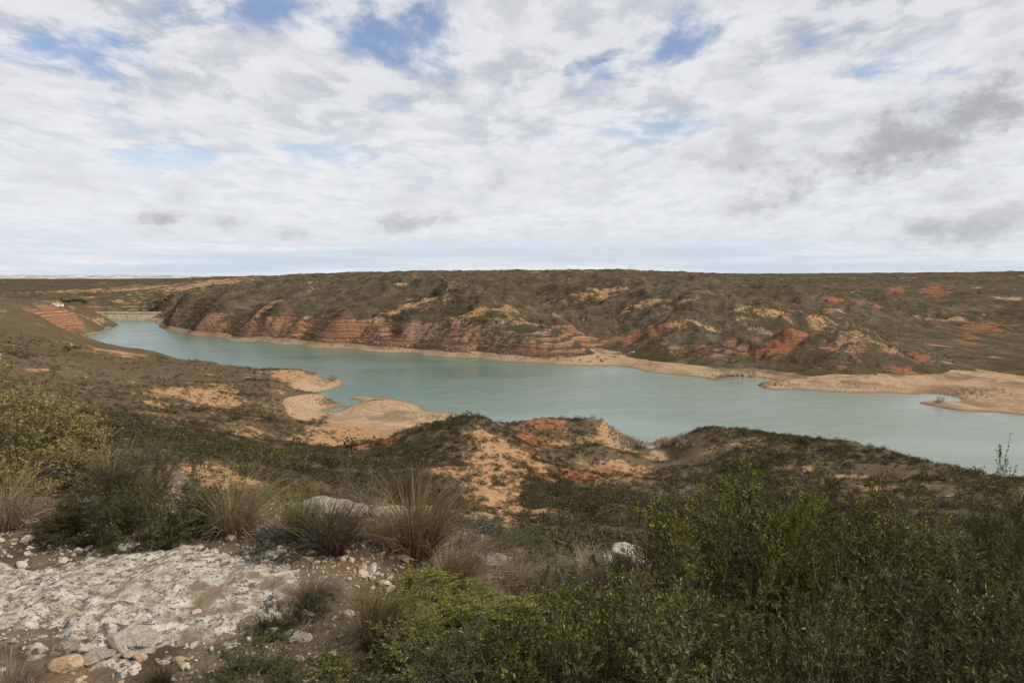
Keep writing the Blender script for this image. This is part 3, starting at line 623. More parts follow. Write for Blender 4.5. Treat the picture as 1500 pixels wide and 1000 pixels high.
def project(X, Y, Z):
    cp, sp = math.cos(PITCH), math.sin(PITCH)
    f = Y*cp-(Z-H)*sp; u = Y*sp+(Z-H)*cp
    return 750+1000*X/f, 500-1000*u/f

# ------------------------------------------------------------------ scrub on the hillsides
def scatter_hills():
    kinds = [dome_clump('scrub_%d' % i, 80, M_SCRUB, rng.uniform(.55, .8), .17) for i in range(6)]
    def sample(n, r0, r1, um=.72):
        r = np.sqrt(rng.uniform(r0*r0, r1*r1, n)) if r1/r0 < 4 else np.exp(rng.uniform(np.log(r0), np.log(r1), n))
        u = rng.uniform(-um, um, n); X, Y = np.sin(u)*r, np.cos(u)*r; return X, Y, height(X, Y), r, u
    # near bank
    X, Y, Z, r, u = [np.concatenate(t) for t in zip(sample(42000, 22, 110), sample(190000, 110, 470))]
    rel = r/rshore(u); bare = np.maximum(patch_mask(TAN, X, Y), patch_mask(RED, X, Y)*.9); bch = patch_mask(BEACH, X, Y)
    clus = fbm(X, Y, 9, 3, .55, 61); big = fbm(X, Y, 45, 3, .5, 62)
    # left brown slope is almost free of shrubs
    px, py = project(X, Y, Z)
    smoothz = np.exp(-(((px-130)/230)**2+((py-550)/62)**2)*1.2)
    dens = (.24+.25*np.clip(patch_mask(GREEN, X, Y), 0, 1)+.5*clus+.35*big)*(1-.62*np.clip(bare, 0, 1))*(1-.85*smoothz)
    ok = (rng.random(len(X)) < dens) & (Z > 1.2) & (rel < .96) & (rng.random(len(X)) > bch*1.1) & ((bch < .5) | (Z > 4)) & ((rel < .8) | (Z > 3.5))
    X, Y, Z, r = X[ok], Y[ok], Z[ok], r[ok]; bare = bare[ok]; px, py = px[ok], py[ok]
    s = rng.lognormal(.08, .36, len(X))*np.where(bare > .4, .85, 1.0)
    hh = s*rng.uniform(.55, .95, len(X))
    rot = rng.uniform(0, 6.28, len(X)); var = rng.integers(0, 6, len(X))
    # the ones that show largest stand as plants of their own
    vis = (px > -20) & (px < 1520) & (r > 75) & (py < 800)
    app = np.where(vis, s/r, 0); top = np.argsort(-app)[:260]
    names = [(lambda a, b: a < 330 and b < 640, 'on the brown slope at the left'), (lambda a, b: a < 560, 'on the slope below the ledge at the left'),
             (lambda a, b: a < 790 and b < 720, 'on the central hill'), (lambda a, b: a < 790, 'on the orange flank below the central hill'), (lambda a, b: a < 990, 'in the valley beside the red hill'), (lambda a, b: True, 'on the dark hill at the right')]
    for i in top:
        where = next(t for f_, t in names if f_(px[i], py[i]))
        o = link('scrub_bush', kinds[var[i]], None, (X[i], Y[i], Z[i]), (0, 0, rot[i]), (s[i], s[i], hh[i]))
        sw = 'broad' if s[i] > 1.9 else 'mid-sized' if s[i] > 1.35 else 'small'; tag(o, '%s dark olive scrub bush dotted %s' % (sw, where), 'bush', '%s scrub bushes %s' % (sw, where))
    rest = np.ones(len(X), bool); rest[top] = False
    gn_scatter('hillside_scrub', np.stack([X, Y, Z], 1)[rest], np.stack([s, s, hh], 1)[rest], np.stack([s*0, s*0, rot], 1)[rest], var[rest], kinds, 'low olive scrub dotted all over the near hillsides', 'scrub')
    print('near scrub', len(X))
    # far bank: small scrub, plus darker junipers standing out
    X, Y, Z, r, u = sample(150000, 330, 1500, .70)
    rel = r/rshore(u); px, py = project(X, Y, Z); clus = fbm(X, Y, 38, 4, .55, 63)
    e = 6.; gx = (height(X+e, Y)-height(X-e, Y))/(2*e); gy = (height(X, Y+e)-height(X, Y-e))/(2*e); sl = np.hypot(gx, gy)
    bare = np.maximum(patch_mask(TAN, X, Y), patch_mask(RED, X, Y))
    ok = (rel > 1.01) & (Z > 4.6) & (rng.random(len(X)) < (.20+.7*clus-.3*fbm(X, Y, 46, 4, .52, 11, True))*(1-.5*np.clip(bare, 0, 1))*np.where(sl > 1.0, .6, 1)) & (px > -60) & (px < 1560)
    X, Y, Z, r = X[ok], Y[ok], Z[ok], r[ok]
    s = rng.lognormal(.25, .35, len(X)); hh = s*rng.uniform(.45, .75, len(X)); rot = rng.uniform(0, 6.28, len(X)); var = rng.integers(0, 6, len(X))
    gn_scatter('far_bank_scrub', np.stack([X, Y, Z], 1), np.stack([s, s, hh], 1), np.stack([s*0, s*0, rot], 1), var, kinds, 'fine grey-green scrub covering the hills across the water', 'scrub')
    print('far scrub', len(X))
    jk = [dome_clump('juniper_%d' % i, 150, M_JUN, rng.uniform(.7, .95), .16) for i in range(5)]
    X, Y, Z, r, u = sample(9000, 380, 1450, .70); rel = r/rshore(u); px, py = project(X, Y, Z); clus = fbm(X, Y, 90, 3, .5, 64)
    ok = (rel > 1.06) & (Z > 9) & (rng.random(len(X)) < .2+.6*clus-.45*fbm(X, Y, 46, 4, .52, 11, True)) & (px > -20) & (px < 1520)
    X, Y, Z, r, px, py = X[ok], Y[ok], Z[ok], r[ok], px[ok], py[ok]
    s = rng.lognormal(1.0, .36, len(X)); hh = s*rng.uniform(.6, .95, len(X)); rot = rng.uniform(0, 6.28, len(X)); var = rng.integers(0, 5, len(X))
    top = np.argsort(-s/r)[:240]
    for i in top:
        where = 'above the cliffs near the dam' if px[i] < 420 else 'on the hill above the red cliffs' if px[i] < 720 else 'on the hills above the ravine' if px[i] < 1080 else 'on the far right hills'
        o = link('juniper_bush', jk[var[i]], None, (X[i], Y[i], Z[i]-.1), (0, 0, rot[i]), (s[i], s[i], hh[i])); sw = 'large' if s[i] > 5 else 'mid-sized' if s[i] > 3.6 else 'small'; sw += ', high near the skyline,' if py[i] < 418 else ', low near the shore,' if py[i] > 470 else ''; tag(o, 'dark juniper bush, %s %s' % (sw, where), 'bush', 'junipers %s %s' % (sw, where))
    rest = np.ones(len(X), bool); rest[top] = False
    gn_scatter('far_juniper_scrub', np.stack([X, Y, Z-.1], 1)[rest], np.stack([s, s, hh], 1)[rest], np.stack([s*0, s*0, rot], 1)[rest], var[rest], jk, 'small dark junipers speckling the far hills', 'scrub')
    print('junipers', len(X))
    # single bushes one can point at
    for px_, py_, w_, h_, lab in ((660, 615, 3.3, 2.9, 'round dark juniper standing on the ridge of the central hill'), (640, 624, 3.4, 1.9, 'flat dark bush left of the round juniper on the central ridge'), (614, 634, 3.0, 1.7, 'low dark bush lowest on the left ridge of the central hill'),
                              (515, 664, 4.2, 2.6, 'large dark bush in the gully left of the central hill'), (552, 657, 3.5, 2.0, 'spreading dark bush in the gully below the beach'), (485, 682, 3.4, 1.6, 'wide low bush at the foot of the left slope'),
                              (82, 541, 4.2, 2.0, 'dark bush alone on the brown left slope'), (112, 510, 5., 2.6, 'pair-like dark bush near the top of the brown left slope'), (98, 512, 4.6, 2.3, 'dark bush beside another high on the brown left slope'),
                              (36, 524, 4.2, 2.0, 'dark bush at the left edge of the brown slope'), (272, 578, 3.6, 2.6, 'dark round bush amid orange soil on the left hillside'), (285, 602, 5.0, 1.7, 'long low bush below the orange soil on the left hillside'),
                              (640, 432, 9., 6., 'large dark juniper near the top of the hill above the red cliffs'), (585, 487, 10, 4.5, 'dark bush at the cave in the red cliff'), (1080, 660, 2.4, 1.4, 'dark bush on the front of the right hill'), (1200, 691, 3.0, 1.6, 'dark bush beside the pale patch on the right hill')):
        p = hit(px_, py_)
        o = link('juniper_bush', jk[int(rng.integers(0, 5))], None, (p[0], p[1], p[2]-.15), (0, 0, rng.uniform(0, 6)), (w_, w_, h_*1.15)); tag(o, lab, 'bush')
scatter_hills()
# ------------------------------------------------------------------ dam, house, pines, boulders, waterside shrubs
def box_into(Vs, Fs, x0, x1, y0, y1, z0, z1):
    o = sum(len(v) for v in Vs); Vs.append(np.array([(x, y, z) for z in (z0, z1) for y in (y0, y1) for x in (x0, x1)], float))
    Fs.append(o+np.array([(0, 2, 3, 1), (4, 5, 7, 6), (0, 1, 5, 4), (2, 6, 7, 3), (0, 4, 6, 2), (1, 3, 7, 5)]))
def boxes(name, bl, mat, parent=None, loc=(0, 0, 0), rot=(0, 0, 0)):
    Vs, Fs = [], []
    for b in bl: box_into(Vs, Fs, *b)
    return link(name, mesh_np(name, np.concatenate(Vs), np.concatenate(Fs), [mat], smooth=False), parent, loc, rot)
M_CONC = plain_material('dam_concrete', (.49, .395, .28), (.61, .505, .37), .12, .9, (.36, .28, .195), .2, .1)
M_CONCD = plain_material('dam_joint', (.20, .165, .125), (.27, .23, .175), .2, .9)
M_WHITE = plain_material('whitewash', (.62, .60, .55), (.72, .70, .66), .6, .9)
M_TILE = plain_material('roof_tile', (.26, .14, .09), (.34, .20, .13), 2., .9)
M_DARKW = plain_material('window_dark', (.03, .03, .035), (.05, .05, .055), 2., .3)
M_BARK = plain_material('pine_bark', (.09, .06, .04), (.14, .10, .07), 4.)
def build_dam():
    Y = 962.; x0 = at_px(128, 456, Y)[0]; x1 = at_px(262, 456, Y)[0]; top = at_px(200, 457.5, Y)[2]; W_ = x1-x0
    root = link('dam', None, None, ((x0+x1)/2, Y, 0)); tag(root, 'long pale concrete dam closing the far left end of the reservoir', 'dam')
    hw = W_/2
    boxes('wall', [(-hw, hw, 0, 7, -14, top-1.2)], M_CONC, root)
    boxes('crest', [(-hw, hw, -.5, 7.5, top-1.197, top)], M_CONC, root)
    n = 9
    for i in range(n+1):
        x = -hw+W_*i/n
        boxes('pier', [(x-.35, x+.35, -.3, -.003, -14, top-1.2)], M_CONC, root)
    par = boxes('parapet', [(-hw, hw, -.45, -.15, top+.003, top+1.0)], M_CONC, root)
    for i in range(40):
        x = -hw+W_*(i+.5)/40; boxes('railing_post', [(x-.06, x+.06, -.36, -.24, top+1.003, top+1.4)], M_CONC, par)
build_dam()
def build_house():
    p = hit(84, 448); p = p if p is not None else np.array(at_px(84, 448, 1000))
    root = link('house', None, None, tuple(p), (0, 0, .25), (.6, .6, .6)); tag(root, 'small white house on the rise left of the dam', 'house')
    boxes('wall', [(-7, 3, -4, 4, -1, 5.2)], M_WHITE, root); boxes('annex', [(3.003, 9, -3.5, 3.5, -1, 3.4)], M_WHITE, root)
    def roof(nm, a, b, c, d, z, hgt):
        V = [(a, c, z), (b, c, z), (b, d, z), (a, d, z), (a, (c+d)/2, z+hgt), (b, (c+d)/2, z+hgt)]
        me = bpy.data.meshes.new(nm); me.from_pydata(V, [], [(0, 1, 5, 4), (2, 3, 4, 5), (0, 4, 3), (1, 2, 5), (3, 2, 1, 0)]); me.materials.append(M_TILE); link(nm, me, root)
    roof('roof', -7.4, 3.3, -4.5, 4.5, 5.203, 1.7); roof('annex_roof', 3.3, 9.4, -3.9, 3.9, 3.403, 1.2)
    boxes('door', [(-2.6, -1.4, -4.06, -4.003, -1, 1.4)], M_DARKW, root)
    for x in (-5.6, .6): boxes('window', [(x-.6, x+.6, -4.06, -4.003, 1.9, 3.3)], M_DARKW, root)
    boxes('window', [(5.4, 6.6, -3.56, -3.503, .6, 1.9)], M_DARKW, root)
build_house()
def build_pines():
    tk = [dome_clump('pine_crown_%d' % i, 260, M_JUN, 1.0, .17) for i in range(3)]
    c = curve((0, 0, 0), (0, 0, 1), 1., 4, .1); V, F = tubes([(c, np.array((.05, .042, .035, .03, .02)))], 6); trunk = mesh_np('pine_trunk', V, F, [M_BARK])
    row = [(x, 449.5, 'in the row at the left end of the dam') for x in (96, 101, 106, 110, 115, 120, 125)] + [(76, 449, 'beside the white house'), (91, 449, 'beside the white house')] + [(x, 455.5, 'in the row at the right end of the dam') for x in (222, 227, 232, 237, 243, 248, 253)]
    for px, py, where in row:
        p = at_px(px, py, 1000.+rng.uniform(-6, 14)); p = (p[0], p[1], float(height(np.array([p[0]]), np.array([p[1]]))[0]))
        s = rng.uniform(4.2, 6.2)
        r_ = tag(link('pine_tree', None, None, p, (0, 0, rng.uniform(0, 6))), 'small dark pine ' + where, 'tree', 'pines ' + where)
        link('trunk', trunk, r_, scale=(s*.8, s*.8, s*.5)); link('crown', tk[int(rng.integers(0, 3))], r_, (0, 0, s*.2), scale=(s, s, s*.8))
build_pines()
def build_boulders():
    bk = [lump_mesh('boulder_%d' % i, M_SANDR, 2, .22, .75, 40+i) for i in range(5)]
    spots = [(x+rng.normal()*4, y+rng.normal()*1.6, rng.lognormal(.3, .35)) for x, y in [(float(a), float(b)) for a, b in zip(np.r_[np.linspace(525, 600, 26), np.linspace(640, 860, 22), np.linspace(868, 930, 22)], np.r_[np.linspace(501, 509, 26), np.linspace(513, 529, 22), np.linspace(528, 517, 22)])]]
    for x, y, s in spots:
        p = hit(x, y, 300)
        if p is None or p[2] < .2: continue
        where = 'below the red cliff' if x < 610 else 'along the beach under the spur' if x < 866 else 'at the mouth of the ravine'
        o = link('boulder', bk[int(rng.integers(0, 5))], None, (p[0], p[1], p[2]+.15*s), (rng.uniform(-.3, .3), rng.uniform(-.3, .3), rng.uniform(0, 6)), (s*rng.uniform(.8, 1.4), s, s*rng.uniform(.7, 1.1)))
        tag(o, 'pale fallen boulder on the far shore ' + where, 'boulder', 'boulders ' + where)
build_boulders()
def waterside():
    w, _ = shrub_meshes('bare_bush', 1., .55, 22, 4, 5, 0, wood=M_DEAD, stem_r=.012, twig_len=(.15, .35))
    for px, py, s, lab in ((487, 557, 3.4, 'leafless grey bush on the tip of the left beach'), (1376, 589, 3.2, 'leafless bush on the sand spit in the right inlet'), (1003, 633, 2.0, 'leafless bush among reeds beside the small inlet'), (880, 617, 1.5, 'leafless bush on the crest of the red hill')):
        p = hit(px, py); o = tag(link('bare_bush', None, None, tuple(p)), lab, 'bush'); link('branches', w, o, scale=(s*1.3, s*1.3, s))
    # dry reeds and tamarisk on the drawdown silt
    k = [tussock_mesh('reed_%d' % i, 26, 1., .035, M_REED, spread=.3, flop=.35) for i in range(3)]
    P, Sc = [], []
    for px, py, sx, sy, n, hgt in ((985, 642, 24, 9, 520, 1.9), (925, 648, 18, 9, 260, 1.6), (905, 630, 10, 9, 160, 1.5), (650, 610, 40, 3, 60, 1.0), (480, 590, 26, 6, 160, .9), (1075, 553, 28, 3, 260, 1.5), (1130, 562, 30, 5, 160, 1.3), (1240, 566, 90, 6, 200, .9), (1420, 575, 50, 6, 260, 1.3)):
        Y0 = H/drop(py); h_, ok = hits(px+rng.normal(size=n)*sx*.6, py+rng.normal(size=n)*sy*.6, Y0*.75, Y0*1.35, 160)
        h_ = h_[ok & (h_[:, 2] > .1) & (h_[:, 2] < 9)]; P.append(h_); Sc.append(hgt*rng.uniform(.5, 1.2, len(h_)))
    P = np.concatenate(P); Sc = np.concatenate(Sc); n = len(P)
    gn_scatter('dry_reeds', P, np.stack([Sc]*3, 1), np.stack([Sc*0, Sc*0, rng.uniform(0, 6, n)], 1), rng.integers(0, 3, n), k, 'straw-coloured dry reeds and twigs along the waterline', 'reeds')
waterside()
def distant_hills():
    x = np.linspace(-16500, -4500, 260); V = []
    px = 750+1000*x/16000
    top = 60+16000*(.0035+.0012*fbm(x, x*0, 4200, 4, .55, 5)+.0006*fbm(x, x*0, 700, 3, .6, 6))*np.where(px > 200, 1-sstep(200, 390, px)*1.3, 1)
    n = 14; f = np.linspace(0, 1, n)
    Z = -40+(top[:, None]+40)*f[None, :]**.8; Yv = 14500+f[None, :]*1900+fbm(np.repeat(x[:, None], n, 1), np.repeat(f[None, :], len(x), 0)*1500, 600, 3, .5, 8)*260
    Z = np.concatenate([Z, np.full((len(x), 1), -60.)], 1); Yv = np.concatenate([Yv, np.full((len(x), 1), 19500.)], 1)
    X = np.repeat(x[:, None], n+1, 1); idx = np.arange(len(x)*(n+1)).reshape(len(x), n+1)
    F = np.stack([idx[:-1, :-1], idx[1:, :-1], idx[1:, 1:], idx[:-1, 1:]], -1).reshape(-1, 4)
    m, k, out = newmat('pale_badlands'); P = k.n('ShaderNodeNewGeometry').outputs['Position']
    nz = k.noise(k.vmath('MULTIPLY', P, (1, .6, 6)), .0035, 5, .65)
    col = k.mix(k.ramp(nz, .42, .6), (.25, .23, .22), (.48, .455, .43))
    b = k.n('ShaderNodeBsdfPrincipled', {'Base Color': col, 'Roughness': 1., 'Specular IOR Level': .1}); k.t.links.new(b.outputs[0], out.inputs[0])
    tag(link('distant_hills', mesh_np('distant_hills', np.stack([X, Yv, Z], -1).reshape(-1, 3), F, [m])), kind='structure')
distant_hills()
# ------------------------------------------------------------------ the ledge in front: bedrock, stones, shrubs, tussocks
def gz(x, y): return float(height(np.array([float(x)]), np.array([float(y)]))[0])
def on_ground(px, py):
    for q in range(40):
        p = hit(px, py+4*q, 1.2, 9)
        if p is not None: return p
def build_slab():
    n, m_ = 250, 190
    x = np.linspace(-3.7, -.55, n)[:, None]*np.ones((1, m_)); y = np.linspace(2.25, 4.35, m_)[None, :]*np.ones((n, 1))
    # outline of the exposed rock: the pale area of the photograph
    poly = np.array([on_ground(*q)[:2] for q in ((-60, 850), (60, 838), (130, 800), (175, 792), (190, 815), (300, 810), (390, 815), (420, 850), (470, 868), (440, 900), (380, 925), (300, 950), (220, 958), (120, 945), (60, 935), (-60, 930))])
    d = np.full(x.shape, 9.); ins = np.zeros(x.shape, bool)
    for a, b in zip(poly, np.roll(poly, -1, 0)):
        e = b-a; t = np.clip(((x-a[0])*e[0]+(y-a[1])*e[1])/(e@e), 0, 1); d = np.minimum(d, np.hypot(x-a[0]-t*e[0], y-a[1]-t*e[1]))
        c_ = (a[1] > y) != (b[1] > y); xi = (b[0]-a[0])*(y-a[1])/(b[1]-a[1]+1e-9)+a[0]; ins ^= c_ & (x < xi)
    sd_ = np.where(ins, d, -d)
    g = height(x, y)
    n1 = fbm(x, y, .55, 4, .55, 81); n2 = fbm(x, y, .13, 4, .6, 82); n3 = fbm(x, y, .045, 3, .6, 83)
    up = np.clip(sd_*.30+n1*.09+n2*.04, -.06, .016)+n2*.022+n3*.016+.006
    z = g+up
    idx = np.arange(n*m_).reshape(n, m_); F = np.stack([idx[:-1, :-1], idx[1:, :-1], idx[1:, 1:], idx[:-1, 1:]], -1)
    keep_ = (up[:-1, :-1] > -.03) | (up[1:, 1:] > -.03); F = F[keep_]
    us, inv = np.unique(F, return_inverse=True)
    mt, k, out = newmat('limestone_crust'); P = k.n('ShaderNodeNewGeometry').outputs['Position']
    na, nb, nc = k.noise(P, 2.2, 5, .6), k.noise(P, 14., 5, .65), k.noise(P, 55., 4, .6)
    col = k.mix(k.ramp(nb, .32, .62), (.20, .155, .105), (.43, .385, .305))
    col = k.mix(k.ramp(nc, .55, .63), col, (.10, .085, .07))
    col = k.mix(k.math('MULTIPLY', k.ramp(k.noise(P, 19., 5, .7), .53, .61), .85), col, (.06, .052, .045))
    col = k.mix(k.ramp(na, .55, .64), col, (.16, .115, .075))
    bm = k.n('ShaderNodeBump', {'Strength': .9, 'Distance': .012, 'Height': k.math('ADD', nb, nc)})
    b = k.n('ShaderNodeBsdfPrincipled', {'Base Color': col, 'Roughness': .95, 'Specular IOR Level': .15, 'Normal': bm.outputs[0]}); k.t.links.new(b.outputs[0], out.inputs[0])
    o = link('limestone_slab', mesh_np('limestone_slab', np.stack([x, y, z], -1).reshape(-1, 3)[us], inv.reshape(F.shape), [mt]))
    tag(o, 'broad crusty white limestone bedrock exposed on the ledge at lower left', 'rock')
build_slab()
def rocks():
    def rock(px, py, w_, d_, h_, lab, mat=M_ROCK, seed=1, sink=.3, rz=0., amp=.3):
        p = on_ground(px, py)
        o = link('rock', lump_mesh('rock', mat, 4, amp, .9, seed, .22), None, (p[0], p[1], p[2]+h_*(.5-sink)), (0, 0, rz), (w_, d_, h_)); tag(o, lab, 'rock')
    rock(472, 752, .50, .30, .13, 'white limestone outcrop at the lip between the tussocks', seed=3)
    rock(512, 752, .24, .22, .10, 'small white outcrop beside the grey dead bush', seed=4)
    rock(570, 756, .22, .2, .12, 'white rock half hidden behind the big tussock', seed=5)
    rock(722, 826, .2, .16, .13, 'white rock above the green shrubs, right of the dry tussock', seed=6)
    rock(698, 818, .10, .1, .08, 'fist-sized white rock left of the rock above the green shrubs', seed=16)
    rock(845, 835, .13, .14, .13, 'small pale rock among dry stalks', seed=7)
    rock(920, 856, .40, .34, .46, 'tall rough white rock behind brown dry twigs', seed=25, sink=.16, amp=.26)
    rock(893, 852, .2, .2, .28, 'lower white rock leaning against the tall rough one', seed=27, sink=.2)
    rock(1447, 850, .30, .3, .34, 'grey-white rock under the shrub at the right edge', seed=22, sink=.15, amp=.18)
    rock(198, 945, .24, .2, .09, 'flat pale block lying on the front of the slab', seed=10)
    rock(102, 975, .15, .10, .075, 'ochre yellow stone near the lower left corner', M_ROCKO, 11)
    rock(100, 952, .085, .07, .06, 'white stone just behind the ochre stone', seed=12)
    rock(145, 965, .13, .1, .055, 'jagged white stone right of the ochre stone', seed=13)
    rock(262, 970, .06, .05, .045, 'angular buff stone in front of the slab', M_ROCKO, 14)
    rock(430, 935, .13, .1, .06, 'pitted pale rock by the low green plants', seed=15)
    rock(42, 727, .08, .06, .06, 'rounded buff stone between the left tussock and shrub', M_ROCKO, 17)
    rock(130, 733, .22, .12, .06, 'flat white stone behind the low left shrub', seed=18)
    rock(338, 790, .07, .06, .045, 'buff stone at the foot of the tan tussock', M_ROCKO, 19)
    sk = [lump_mesh('stone_%d' % i, M_STONE if i < 4 else M_ROCKO, 2, .22, .7, 60+i) for i in range(6)]
    spots = []
    while len(spots) < 250:
        if rng.random() < .3: px, py = rng.uniform(430, 610), rng.uniform(775, 870)
        elif rng.random() < .3: px, py = rng.uniform(0, 170), rng.uniform(760, 860)
        else: px, py = rng.uniform(-10, 600), rng.uniform(775, 1010)
        if px > 520 and py > 880: continue
        p = on_ground(px, py)
        if p is not None: spots.append((px, py, p, float(np.clip(rng.lognormal(-3.45, .38), .016, .075))))
    for px, py, p, s in spots:
        where = 'on the gravel right of the slab' if px > 410 else 'on the dark soil behind the slab' if py < 835 else 'on and in front of the slab'
        kx = int(rng.integers(0, 6)); hue = 'pale' if kx < 4 else 'ochre'; sw = 'fist-sized' if s > .05 else 'egg-sized' if s > .033 else 'small'
        o = link('stone', sk[kx], None, (p[0], p[1], p[2]+s*.15), (rng.uniform(-.5, .5), rng.uniform(-.5, .5), rng.uniform(0, 6)), (s*rng.uniform(.8, 1.5), s, s*rng.uniform(.7, 1.1)))
        tag(o, '%s %s angular stone lying %s' % (sw, hue, where), 'stone', '%s %s stones %s' % (sw, hue, where))
    # gravel and dry litter, too fine to count
    n = 20000; X = rng.uniform(-4.2, 1.2, n); Y = rng.uniform(2.0, 5.4, n); cl_ = fbm(X, Y, .6, 3, .5, 95)+.35*np.exp(-((X+.9)/.5)**2-((Y-3.7)/.5)**2)
    ok = rng.random(n) < .45+cl_*1.2; X, Y = X[ok], Y[ok]; n = len(X); s = np.clip(rng.lognormal(-4.5, .42, n), .004, .022)
    gn_scatter('gravel', np.stack([X, Y, height(X, Y)+s*.2], 1), np.stack([s*1.3, s, s*.9], 1), rng.uniform(0, 6, (n, 3))*np.array((.2, .2, 1)), rng.integers(0, 6, n), sk, 'fine pale gravel strewn over the soil of the ledge', 'gravel')
    n = 2600; X = rng.uniform(-4.2, 1.5, n); Y = rng.uniform(2.1, 5.4, n); ok = rng.random(n) < .35+1.2*fbm(X, Y, .8, 3, .5, 96); X, Y = X[ok], Y[ok]
    P = np.stack([X, Y, height(X, Y)+.008], 1)
    V, F = tubes([(curve(p, (rng.normal(), rng.normal(), .12), rng.uniform(.03, .14), 2, .4), np.full(3, rng.uniform(.0008, .0018))) for p in P], 3)
    tag(link('dry_litter', mesh_np('dry_litter', V, F, [M_DEAD])), 'grey dry twig litter lying on the ledge', 'litter', None, 'stuff')
rocks()
def foreground_plants():
    # kinds of shrub: (stems mesh, foliage mesh), each built for height 1, half width .5
    leafy = [shrub_meshes('leafy_%d' % i, 1., .5, 46, 5, 11, 22, (.025, .030, .035)[i], (.0080, .0094, .0105)[i], M_LEAF, bare=(.05, .10, .06)[i], stem_r=.0042) for i in range(3)]
    needle = [shrub_meshes('needle_%d' % i, 1., .5, 44, 4, 12, 27, .027, .0060, M_ROSE, bare=.04, stem_r=.0045) for i in range(2)]
    yellow = [shrub_meshes('yellow_%d' % i, 1., .5, 54, 4, 11, 22, .028, .0088, M_LEAFY, stem_r=.004) for i in range(1)]
    greyb = [shrub_meshes('grey_%d' % i, 1., .5, 26, 3, 6, 14, .06, .014, M_GREYL, stem_r=.004) for i in range(1)]
    sparse = [shrub_meshes('sparse_%d' % i, 1., .4, 9, 3, 5, 12, .034, .008, M_LEAF, bare=.15, stem_r=.004) for i in range(2)]
    dead = [shrub_meshes('dead_%d' % i, 1., .45, 16, 4, 5, 0, wood=M_DEAD, stem_r=.0042, twig_len=(.12, .3)) for i in range(2)]
    brown = [shrub_meshes('brown_%d' % i, 1., .6, 40, 4, 8, 0, wood=M_BROWN, stem_r=.004, twig_len=(.1, .25)) for i in range(1)]
    def shrub(kind, x, y, z, h, w_, label, group=None, name='shrub'):
        r_ = tag(link(name, None, None, (x, y, z), (0, 0, rng.uniform(0, 6.28))), label, 'shrub', group)
        s = (w_, w_, h); a, b = kind
        link('branches', a, r_, scale=s)
        if b: link('foliage', b, r_, scale=s)
    def by_top(kind, px, top, Y, w_, label, group=None, name='shrub'):
        x, y, zt = at_px(px, top, Y); z = gz(x, y); shrub(kind, x, y, z, max(zt-z, .2), w_, label, group, name)
    def by_base(kind, px, base, top, wpx, label, group=None, name='shrub'):
        p = on_ground(px, base); zt = H-p[1]*drop(top); shrub(kind, p[0], p[1], p[2], max(zt-p[2], .12), wpx/1000*p[1]/.97, label, group, name)
    # left
    by_base(yellow[0], 42, 714, 568, 200, 'rounded yellow-green shrub at the left edge of the ledge', name='rounded_shrub')
    by_base(needle[0], 232, 792, 655, 150, 'bushy dark green shrub behind the limestone slab')
    by_base(sparse[0], 245, 785, 628, 110, 'thin upright shoots rising out of the shrub behind the slab', name='shoots')
    by_base(needle[1], 130, 778, 725, 130, 'low spreading green shrub at the back left of the slab')
    by_base(sparse[1], 395, 748, 655, 120, 'airy light green shrub behind the tan tussock')
    by_base(sparse[0], 430, 738, 668, 80, 'slender green shrub left of the white outcrop')
    by_base(greyb[0], 420, 812, 768, 95, 'silvery grey-green cushion plant below the tussocks', name='cushion_plant')
    by_base(greyb[0], 690, 792, 752, 95, 'blue-grey low bush right of the big tussock', name='cushion_plant')
    by_base(dead[0], 525, 752, 668, 75, 'leafless grey dead bush at the lip of the ledge', name='dead_bush')
    by_base(needle[0], 370, 1010, 938, 130, 'low dark green herb clump at the bottom edge', name='herb')
    by_base(needle[1], 455, 905, 868, 45, 'small bright green herb right of the slab', name='herb')
    by_base(needle[0], 405, 930, 880, 50, 'small green herb in front of the pitted rock', name='herb')
    by_base(dead[1], 480, 960, 900, 120, 'grey tangle of dead twigs near the bottom, left of the shrubs', name='dead_bush')
    by_base(dead[0], 590, 960, 880, 130, 'grey tangle of dead twigs beside the dark tussock', name='dead_bush')
    # the thicket on the right, row behind row
    by_top(sparse[1], 790, 700, 4.6, .30, 'lone slender sapling with pale leaf tips above the shrubs', name='sapling')
    by_top(dead[1], 740, 800, 3.9, .5, 'pale dead branches lying above the left end of the thicket', name='dead_bush')
    by_top(brown[0], 925, 815, 3.9, .6, 'brown dry twiggy bush in front of the tall white rock', name='dry_bush')
    by_top(brown[0], 975, 785, 3.9, .5, 'brown dry stalks merging into the green thicket', name='dry_bush')
    rows = [(4.2, ((985, 790, 'needle'), (1025, 740, 'leafy'), (1068, 722, 'leafy'), (1140, 738, 'leafy'), (1200, 742, 'needle'), (1262, 748, 'leafy'), (1325, 772, 'leafy'), (1375, 810, 'needle')), 'back row of the green thicket'),
            (3.3, ((640, 882, 'leafy'), (725, 872, 'leafy'), (810, 866, 'needle'), (880, 880, 'leafy'), (990, 850, 'leafy'), (1075, 802, 'needle'), (1165, 800, 'leafy'), (1250, 802, 'leafy'), (1335, 815, 'leafy'), (1415, 842, 'needle'), (1490, 850, 'needle')), 'middle row of the green thicket'),
            (2.55, ((615, 945, 'leafy'), (690, 925, 'needle'), (790, 915, 'leafy'), (880, 920, 'leafy'), (980, 890, 'leafy'), (1090, 878, 'needle'), (1195, 890, 'leafy'), (1300, 892, 'needle'), (1400, 900, 'leafy'), (1500, 900, 'needle')), 'front row of the green thicket'),
            (2.05, ((660, 985, 'needle'), (800, 965, 'leafy'), (930, 965, 'leafy'), (1060, 975, 'leafy'), (1210, 968, 'needle'), (1350, 965, 'leafy'), (1490, 970, 'leafy')), 'nearest row of the thicket at the bottom edge')]
